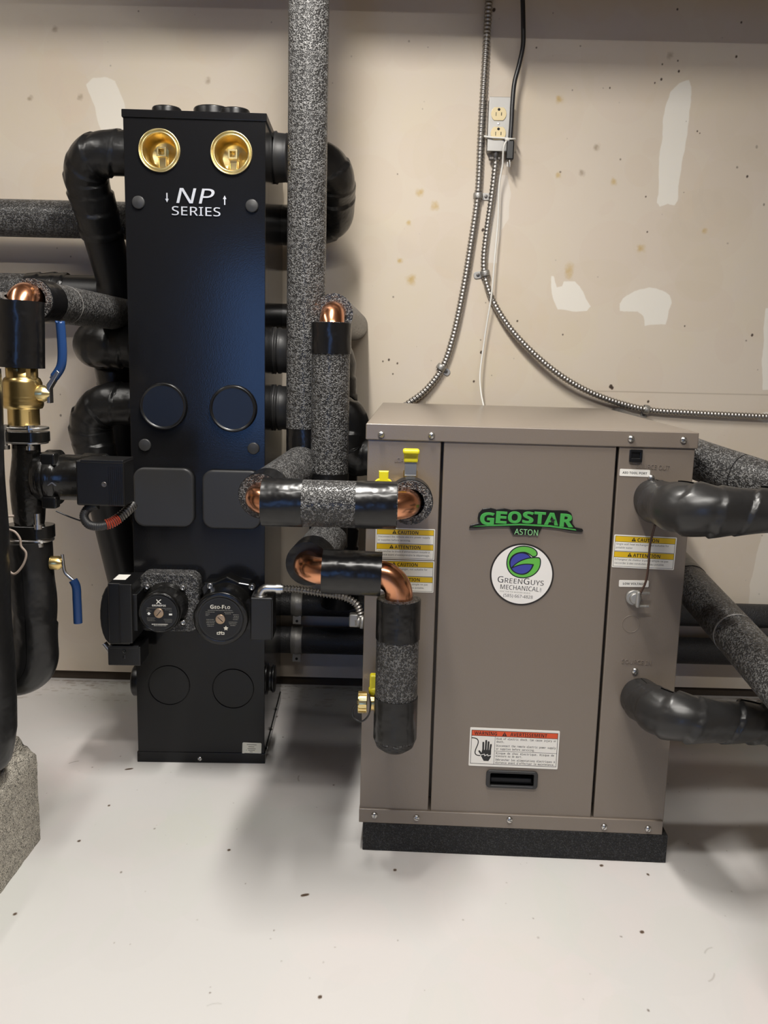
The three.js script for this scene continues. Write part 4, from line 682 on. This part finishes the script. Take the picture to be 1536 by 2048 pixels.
  const fins = []; for (let i = 0; i < 9; i++) { const y = g2.y - 0.004 - i * 0.0035, x0 = xm - 0.004 - 0.0019 * (i + 1); fins.push(box(x0 - 0.0015, xm, y - 0.0012, y + 0.0006, 0.026, 0.112)); }
  lp('cooling_fins', fins, M.plasticBlack, T);
  { const y = F(245, 1167, 0.128).y, a = F(222, 1172, 0.1), b = F(250, 1172, 0.1); lp('barcode_sticker', box(a.x + 0.004, b.x, y - 0.0005, y + 0.0006, 0.045, 0.095), M.white, T, 'small white sticker'); }
  { const a = F(216, 1331, 0.12), b = F(281, 1294, 0.12); lp('junction_box', [box(a.x, b.x, a.y, b.y, 0.04, 0.12, 0.003), box(a.x + 0.004, b.x - 0.004, b.y - 0.005, b.y + 0.003, 0.045, 0.121, 0.002), lathe([[0.0045, 0], [0.0045, 0.003], [0.0022, 0.003], [0.002, 0.001], [0, 0.001]], 'z', (a.x + b.x) / 2, b.y - 0.012, 0.12, 18), lathe([[0.004, 0], [0.003, 0.0015], [0, 0.0015]], 'z', (a.x + b.x) / 2, b.y - 0.026, 0.12, 18)], M.plasticBlack, T, 'small black junction box'); }
  { const a = F(208, 1286, 0.09), b = F(222, 1304, 0.09); lp('cable_fitting', sweep(line2(V(a.x, a.y, 0.09), V(b.x, b.y, 0.09), 0.006), 0.007, { seg: 14 }), M.steel, T); }
}
// ------------------------------------------------------------------ left riser: copper bend, brass valve, pump, lower valve and taped pipe
{
  const z = 0.95, cx = at(46, 800, z).x, Y = py => at(46, py, z).y, X = px => at(px, 900, z).x;
  const top = V(cx, Y(592), z);
  const t1 = pipe('insulated_pipe', 'foam pipe with bare copper bend above the brass valve, running back to the wall', top);
  part('copper_tube', sweep(roundPath([V(cx, Y(745), z), top, V(cx, top.y, 0.6)], 0.04, 0.015), 0.029, { seg: 36 }), M.copper, t1, { label: 'bare copper bend' });
  sleeve(t1, V(cx + 0.004, Y(602), z), V(cx, Y(735), z), 0.0435, M.tape, 'tape_band', 0.029);
  sleeve(t1, V(cx + 0.004, Y(600), z + 0.002), V(cx, Y(612), z), 0.041, M.foam, 'foam_sleeve', 0.029);
  sleeve(t1, V(cx + 0.006, top.y - 0.004, z - 0.045), V(cx + 0.006, top.y - 0.004, 0.13), 0.0415, M.foam, 'foam_sleeve', 0.029);
  sleeve(t1, V(cx + 0.006, top.y - 0.004, z - 0.05), V(cx + 0.006, top.y - 0.004, z - 0.13), 0.043, M.tape, 'tape_band', 0.04);
  sleeve(t1, V(cx + 0.006, top.y - 0.004, z - 0.226), V(cx + 0.006, top.y - 0.004, z - 0.2275), 0.042, M.greyPlastic, 'joint', 0.03);
  const yk = at(555, 632, 0.09).y, t2 = pipe('insulated_pipe', 'smooth black pipe crossing the wall behind the black box, between its collars', V(-0.4, yk, 0.09));
  part('rubber_sleeve', sweep(line2(V(-0.66, yk, 0.09), V(-0.13, yk, 0.09), 0.05), 0.035, { seg: 32 }), M.rubberPipe, t2);
  // brass ball valve
  const bv = thing('ball_valve', 'large brass ball valve with upright blue lever on the left riser', 'valve', [cx, Y(850), z]);
  const h = px => Y(px) - 0, yb = h(850);
  part('valve_body', lathe([[0.024, 0], [0.03, 0], [0.03, h(818) - yb], [0.036, h(816) - yb], [0.0385, h(810) - yb], [0.0385, h(804) - yb], [0.0375, h(802) - yb], [0.0385, h(800) - yb], [0.0385, h(793) - yb], [0.0372, h(791) - yb], [0.0372, h(765) - yb], [0.034, h(757) - yb], [0.03, h(754) - yb], [0.03, h(735) - yb], [0.02, h(734) - yb]], 'y', cx, yb, z, 48), M.brass, bv);
  part('hex_end', new THREE.CylinderGeometry(0.031, 0.031, h(822) - h(846), 8).translate(cx, (h(822) + h(846)) / 2, z), M.brass, bv);
  part('hex_end', new THREE.CylinderGeometry(0.0315, 0.0315, h(737) - h(753), 8).translate(cx, (h(737) + h(753)) / 2, z), M.brass, bv);
  const sy = h(786), sx = X(86);
  part('stem', [lathe([[0.0165, -0.006], [0.0165, 0.012], [0.012, 0.02], [0.008, 0.026]], 'x', sx - 0.004, sy, z + 0.004, 22)], M.brassPale, bv);
  part('lever', [extrude(poly([[0, 0.018], [0.0, -0.018], [0.006, -0.018], [0.006, 0.01], [0.026, 0.042], [0.022, 0.046]]), 0.02, 0.001, 4).translate(sx + 0.016, sy, z - 0.008)], M.steel, bv);
  part('lever_grip', sweep(smoothPath([V(sx + 0.026, sy + 0.028, z + 0.002), V(sx + 0.042, sy + 0.052, z + 0.002), V(sx + 0.046, sy + 0.075, z + 0.002), V(sx + 0.044, sy + 0.14, z + 0.002), V(sx + 0.0435, h(645), z + 0.002)], 40), (s, a) => 0.0088 * (s < 0.004 ? 0.8 : 1), { seg: 18 }), M.blue, bv, { label: 'blue plastic lever grip' });
  // pump with flanges
  const pm = thing('circulator_pump', 'black cast pump with bolted flanges and ribbed terminal box below the brass valve', 'pump', [cx, Y(1088), z]);
  const fl = (y, tt, w, m) => extrude(roundRect(w * 2, 0.06, 0.028), tt, 0.0015, 8).rotateX(-Math.PI / 2).translate(cx + 0.004, y, z);
  part('flange', [fl(h(858), 0.005, 0.043), fl(h(886), 0.004, 0.041)], M.steel, pm, { label: 'pale steel flange plate' });
  part('flange', [fl(h(882), h(862) - h(882), 0.044)], M.castBlack, pm);
  part('flange', [fl(h(1073), h(1048) - h(1073), 0.047)], M.castBlack, pm);
  part('flange', [fl(h(1080), 0.005, 0.045)], M.steel, pm);
  const bolt = (x, y0, y1, r) => part('bolt', [new THREE.CylinderGeometry(r, r, 0.009, 6).translate(x, y0, z + 0.022), new THREE.CylinderGeometry(r * 0.55, r * 0.55, Math.abs(y1 - y0), 12).translate(x, (y0 + y1) / 2, z + 0.022), new THREE.CylinderGeometry(r, r, 0.008, 6).translate(x, y1, z + 0.022)], M.steel, pm);
  bolt(X(70), h(853), h(893), 0.0095); bolt(X(79), h(1048), h(1084), 0.0105); bolt(X(20), h(853), h(893), 0.0095);
  part('stud', new THREE.CylinderGeometry(0.006, 0.006, 0.024, 12).translate(X(78), h(1034), z + 0.022), M.steel, pm);
  part('volute', [lathe([[0.026, h(1058) - h(1058)], [0.03, h(1040) - h(1058)], [0.0335, h(1000) - h(1058)], [0.034, h(960) - h(1058)], [0.031, h(940) - h(1058)], [0.027, h(910) - h(1058)], [0.027, h(888) - h(1058)]], 'y', cx + 0.002, h(1058), z, 36), lathe([[0.03, 0], [0.05, 0.012], [0.052, 0.03], [0.05, 0.034]], 'x', cx + 0.008, h(955), z - 0.012, 40)], M.castBlack, pm);
  const mx = X(84), my = h(955), mz = z - 0.02;
  part('motor_housing', [lathe([[0.052, 0], [0.055, 0.004], [0.055, 0.026], [0.046, 0.03], [0.046, 0.075], [0.05, 0.078], [0.05, 0.118], [0.044, 0.128], [0, 0.13]], 'x', mx, my, mz, 48)], M.castBlack, pm);
  for (const [yy, zz] of [[h(915), 0.034], [h(1000), 0.034]]) part('housing_lug', box(X(88), X(118), yy - 0.012, yy + 0.012, mz + zz - 0.012, mz + zz + 0.012, 0.004), M.castBlack, pm);
  const tbx = (a, b, c, d, z0, z1, r) => { const p = at(a, d, z1), q = at(b, c, z1); return box(p.x, q.x, p.y, q.y, z0, z1, r); };
  const zt = z + 0.055;
  part('terminal_box', [tbx(153, 248, 923, 1011, z - 0.01, zt, 0.004), tbx(160, 246, 921, 926, z - 0.015, zt + 0.001, 0.002)], M.plasticBlack, pm, { label: 'glossy black terminal box' });
  const ribs = []; for (let i = 0; i < 8; i++) { const p = at(217 + i * 4, 965, zt); ribs.push(box(p.x - 0.0006, p.x + 0.0006, at(0, 1005, zt).y - 0, at(0, 928, zt).y, zt - 0.002, zt + 0.0012)); }
  part('rib', ribs, M.plasticBlack, pm);
  { const p = at(208, 969, zt); part('cover_screw', lathe([[0.0052, -0.001], [0.0052, 0.001], [0.0035, 0.0012], [0.003, 0.0004], [0, 0.0004]], 'z', p.x, p.y, zt, 18), M.darkSteel, pm); }
  { const p = at(104, 968, z + 0.035), w = 0.0045; part('cast_arrow', [new THREE.BoxGeometry(0.01, 0.0022, 0.002).rotateZ(0.6).translate(p.x - 0.004, p.y, z + 0.0362), new THREE.BoxGeometry(0.01, 0.0022, 0.002).rotateZ(-0.6).translate(p.x + 0.004, p.y, z + 0.0362)], M.steel, pm); }
  part('conduit_hose', sweep(smoothPath([at(195, 1010, zt - 0.02), at(175, 1018, zt - 0.02), at(168, 1032, zt - 0.015), at(176, 1048, zt - 0.01), at(196, 1053, zt - 0.01), at(222, 1046, zt - 0.02), at(250, 1026, zt - 0.04), at(268, 1008, zt - 0.06)], 160), s => 0.0085 + 0.0006 * Math.sin(s * 2100), { seg: 16 }), M.plasticGrey, pm, { label: 'grey flexible hose' });
  { const S = smoothPath([at(212, 1049, zt - 0.015), at(222, 1046, zt - 0.02), at(238, 1036, zt - 0.03)], 90); part('red_coil', sweep(S, s => 0.0094 + 0.0016 * Math.sin(s * Math.PI * 2 / 0.0042), { seg: 14 }), M.red, pm, { label: 'red coiled end' }); const Q = smoothPath([at(238, 1036, zt - 0.03), at(252, 1024, zt - 0.042), at(266, 1010, zt - 0.06)], 60); part('spring_guard', sweep(Q, s => 0.0094 + 0.0012 * Math.sin(s * Math.PI * 2 / 0.0055), { seg: 14 }), M.darkSteel, pm); }
  part('lead_wire', rope([at(112, 1022, z + 0.02), at(140, 1034, z + 0.02), at(168, 1044, z + 0.04)], 0.0016, 20, 6), M.cord, pm);
  const wl = thing('loose_wire', 'pale loose wire looping in front of the lower flange', 'wire', [cx - 0.02, h(1088), z + 0.05]);
  part('strand', rope([at(28, 1032, z + 0.05), at(12, 1034, z + 0.055), at(5, 1044, z + 0.058), at(12, 1056, z + 0.06), at(30, 1064, z + 0.062), at(40, 1078, z + 0.062), at(42, 1092, z + 0.062), at(52, 1106, z + 0.062), at(46, 1130, z + 0.064), at(28, 1148, z + 0.066), at(14, 1136, z + 0.066), at(4, 1105, z + 0.066), at(-8, 1080, z + 0.066)], 0.0024, 90, 8), std({ color: lin(0.3, 0.24, 0.2), roughness: 0.5 }), wl);
  // lower valve and taped pipe
  const lc = at(66, 1150, z).x, tp = wrapped('insulated_pipe', 'fat black taped pipe with blue lever below the left pump, turning left at the floor', [V(lc - 0.006, h(1081), z), V(lc, h(1200), z), V(lc - 0.004, h(1352), z), V(lc - 1.2, h(1352), z - 0.3)], [0.5, 0.055], 0.045, { mat: M.wrap, pitch: 0.2, h: 0.0015, ph: 0.2 });
  const lz = z + 0.01, ly = at(115, 1120, lz).y, lx = at(112, 1120, lz).x;
  part('valve_stem', lathe([[0.014, -0.01], [0.014, 0.006], [0.008, 0.014]], 'x', lx, ly - 0.006, lz, 18), M.brass, tp);
  part('lever', sweep(smoothPath([V(lx + 0.013, ly + 0.012, lz), V(lx + 0.015, ly - 0.014, lz), V(lx + 0.018, ly - 0.026, lz), at(146, 1160, lz)], 24), 0.0032, { seg: 10 }), M.steel, tp);
  part('lever_grip', sweep(smoothPath([at(146, 1160, lz), at(152, 1172, lz), at(154, 1200, lz), at(156, 1246, lz)], 30), 0.0088, { seg: 18 }), M.blue, tp, { label: 'dark blue lever grip' });
}
// ------------------------------------------------------------------ block and upright pipe at the left edge
const BC = onFloor(81, 1678), BH = (() => { let y = 0.19; for (let i = 0; i < 20; i++) { const p = onFloor(72, 1465, y); y += (BC.z - p.z) * -0.25; } return 0.19; })();
{
  const x1 = BC.x, x0 = x1 - 0.4, z0 = BC.z, z1 = z0 + 0.42, H = at(72, 1465, z0).y;
  const t = thing('concrete_block', 'grey concrete block with chipped top edge on the floor', 'block', [(x0 + x1) / 2, 0, (z0 + z1) / 2]);
  const g = new THREE.BoxGeometry(x1 - x0, H, z1 - z0, 40, 24, 40).translate((x0 + x1) / 2, H / 2, (z0 + z1) / 2); metric(g);
  const p = g.attributes.position; for (let i = 0; i < p.count; i++) {
    let x = p.getX(i), y = p.getY(i), z = p.getZ(i); const ex = Math.max(0, 1 - (x1 - x) / 0.05), ey = Math.max(0, 1 - (H - y) / 0.05), ez = Math.max(0, 1 - (z - z0) / 0.03);
    const n = tileNoise(x * 3 + 5, z * 3 + y * 2 + 5, 40, 21), m = tileNoise(y * 3 + 5, z * 3 + 5, 40, 22); const chip = ex * ey * (0.012 + 0.03 * n);
    x += (m - 0.5) * 0.002 - chip * 0.8; y -= (y > 0.01 ? chip : 0) + (y > H - 0.01 ? n * 0.003 : 0); if (ez > 0) z += ez * ey * 0.008 * n; p.setXYZ(i, x, y, z);
  } g.computeVertexNormals();
  part('block', g, M.concrete, t);
  const cz = z0 + 0.15, r = 0.07, ex = at(27, 1400, cz).x - r;
  const u = pipe('insulated_pipe', 'upright black wrapped pipe standing on the concrete block', V(ex, H, cz));
  part('tape_wrap', sweep(line2(V(ex, H - 0.002, cz), V(ex, at(5, 738, cz).y, cz), 0.01), (s, a) => (s < 0.07 ? r * (0.72 + 0.28 * Math.sqrt(s / 0.07)) : r) + 0.0015 * Math.sin(s * 23 + a * 2), { seg: 44 }), M.wrap, u);
}
// ------------------------------------------------------------------ wall: conduits, outlet, cord, string
function clip(px, py, dx, dy, which, zc) {
  const p = at(px, py, 0.012), q = at(px + dx, py + dy, 0.004), t = thing('conduit_clip', which, 'clip', [p.x, p.y, 0.01], 0, 'conduit clips on the wall');
  const d = q.clone().sub(p).setZ(0).normalize(), n = V(-d.y, d.x, 0), ang = Math.atan2(d.y, d.x), L = Math.hypot(q.x - p.x, q.y - p.y);
  part('strap', [new THREE.TorusGeometry(0.0128, 0.0014, 8, 28).rotateX(Math.PI / 2).scale(1, 6, 1).rotateZ(ang).translate(p.x, p.y, 0.0132)], M.zinc, t);
  part('tab', [metric(extrude(roundRect(0.026, 0.02, 0.008), 0.003, 0.0006, 6).rotateZ(ang)).translate(q.x, q.y, 0.0005)], M.zinc, t);
  part('nail', disc(0.005, 0.003, 'z', q.x, q.y, 0.0034, 0.001, 14), M.darkSteel, t);
}
function flex(label, P, r, n) { const t = thing('armored_cable', label, 'cable', [P[0].x, P[0].y, P[0].z]); const L = new THREE.CatmullRomCurve3(P, false, 'centripetal').getLength(), N = Math.round(L / 0.0017); part('sheath', sweep(smoothPath(P, N), s => r + 0.0011 * Math.sin(s * Math.PI * 2 / 0.0102), { seg: 14 }), M.conduit, t); return t; }
flex('armored metal cable dropping from the ceiling and curving left behind the cabinet', [at(984, -90, 0.013), at(978, 0, 0.013), at(970, 130, 0.013), at(962, 270, 0.013), at(956, 390, 0.012), at(942, 490, 0.013), at(926, 585, 0.014), at(905, 680, 0.014), at(884, 738, 0.012), at(850, 782, 0.016), at(805, 816, 0.022), at(770, 850, 0.025)], 0.0098);
flex('armored metal cable dropping from the outlet box and sweeping right along the wall', [at(992, 318, 0.022), at(989, 350, 0.018), at(983, 400, 0.014), at(973, 470, 0.012), at(968, 520, 0.012), at(970, 552, 0.011), at(983, 595, 0.014), at(1015, 650, 0.022), at(1065, 705, 0.032), at(1130, 757, 0.034), at(1200, 793, 0.026), at(1292, 819, 0.013), at(1380, 826, 0.014), at(1480, 831, 0.014), at(1600, 836, 0.014), V(RX1 - 0.004, at(1600, 836, 0.014).y, 0.014)], 0.0088);
clip(956, 392, 16, 1, 'metal clip on the left armored cable beside the outlet cable');
clip(970, 547, -14, 3, 'metal clip on the outlet cable pointing left');
clip(882, 735, 10, 8, 'metal clip near the lower end of the left armored cable');
clip(1292, 819, -4, 10, 'metal clip under the cable sweeping right');
{
  const a = at(974, 302, 0.042), b = at(1022, 194, 0.042), x0 = a.x, x1 = b.x, y0 = a.y, y1 = b.y, cx = (x0 + x1) / 2, rot = -0.02;
  const t = thing('outlet_box', 'galvanized outlet box with two ivory sockets mounted on the wall', 'outlet', [cx, (y0 + y1) / 2, 0]);
  part('box', box(x0 + 0.001, x1 - 0.001, y0 + 0.001, y1 - 0.001, 0, 0.04, 0.004), M.zinc, t);
  part('cover_plate', box(x0, x1, y0, y1, 0.039, 0.0425, 0.0015), M.zinc, t);
  for (const py of [228, 267]) {
    const c = at(997.5 - (py > 250 ? 1 : 0), py, 0.043), s = new THREE.Shape(); const r = 0.0215, f = 0.0175; s.absarc(0, 0, r, -Math.asin(f / r), Math.asin(f / r)); s.absarc(0, 0, r, Math.PI - Math.asin(f / r), Math.PI + Math.asin(f / r)); s.closePath();
    const k = part('socket', extrude(s, 0.004, 0.001, 10).translate(c.x, c.y, 0.0415), M.ivory, t, { label: 'ivory socket' });
    part('slot', [box(c.x - 0.0085, c.x - 0.0068, c.y - 0.006, c.y + 0.004, 0.0452, 0.0458), box(c.x + 0.0064, c.x + 0.0085, c.y - 0.005, c.y + 0.004, 0.0452, 0.0458), disc(0.0038, 0.0006, 'z', c.x, c.y + 0.0115, 0.0452, 0.0001, 16)], M.gap, k);
  }
  { const c = at(997, 247, 0.043); part('cover_screw', disc(0.0032, 0.0015, 'z', c.x, c.y, 0.0424, 0.0004, 12), M.steel, t); }
  { const c = at(991, 312, 0.02); part('cable_connector', [lathe([[0.0135, 0], [0.0135, -0.012], [0.0105, -0.014], [0.0105, -0.022]], 'y', c.x, y0 + 0.002, 0.022, 20), box(c.x - 0.019, c.x + 0.015, y0 - 0.021, y0 - 0.011, 0.014, 0.03, 0.003)], M.darkSteel, t); }
  // cord with plug tied beside the box
  const k = thing('power_cord', 'black power cord hanging from above with unplugged plug beside the outlet', 'cord', [at(1019, 300, 0.05).x, at(1019, 300, 0.05).y, 0.05]);
  part('cable', rope([at(1041, -100, 0.05), at(1045, -10, 0.05), at(1046.5, 50, 0.05), at(1046, 90, 0.05), at(1038, 130, 0.05), at(1029, 165, 0.05), at(1025, 205, 0.05), at(1023, 245, 0.05), at(1020, 285, 0.05)], 0.0064, 90, 14), M.cord, k);
  const p0 = at(1011, 321, 0.05), p1 = at(1028, 282, 0.05);
  const pl = part('plug', [box(p0.x, p1.x, p0.y, p1.y, 0.036, 0.064, 0.004)], M.plasticBlack, k);
  part('prong', [box(p0.x + 0.005, p0.x + 0.0065, p0.y - 0.016, p0.y, 0.043, 0.049), box(p1.x - 0.0085, p1.x - 0.007, p0.y - 0.016, p0.y, 0.043, 0.049), lathe([[0.0024, 0], [0.0024, -0.019], [0, -0.02]], 'y', (p0.x + p1.x) / 2, p0.y, 0.057, 10)], M.steel, pl);
  const w = thing('white_string', 'white string tied around the outlet box and hanging down to the cabinet', 'string', [at(1008, 285, 0.05).x, at(1008, 285, 0.05).y, 0.05]);
  part('strand', rope([at(1015, 278, 0.062), at(1008, 292, 0.062), at(1005, 330, 0.045), at(999, 365, 0.035), at(996, 440, 0.03), at(989, 520, 0.032), at(983, 590, 0.034), at(974, 645, 0.03), at(966, 700, 0.03), at(960, 750, 0.045), at(962, 785, 0.07), at(968, 815, 0.1)], 0.0026, 130, 8), M.white, w);
  part('loop', rope([at(972, 272, 0.01), at(970.5, 273, 0.044), at(985, 275, 0.0485), at(1005, 276, 0.0485), at(1014, 277, 0.06), at(1022, 278, 0.062), at(1029, 278, 0.052), at(1030, 279, 0.03), at(1024, 278, 0.006)], 0.0026, 70, 8), M.white, w);
  part('knot', new THREE.IcosahedronGeometry(0.0062, 2).scale(1.2, 0.9, 1).translate(at(1015, 279, 0.062).x, at(1015, 279, 0.062).y, 0.062), M.white, w);
}

// ------------------------------------------------------------------ shadows
scene.traverse(o => { if (o.isMesh) { o.castShadow = true; o.receiveShadow = true; } if (o.isLight && o.castShadow !== undefined) o.castShadow = true; });
renderer.render(scene, camera);
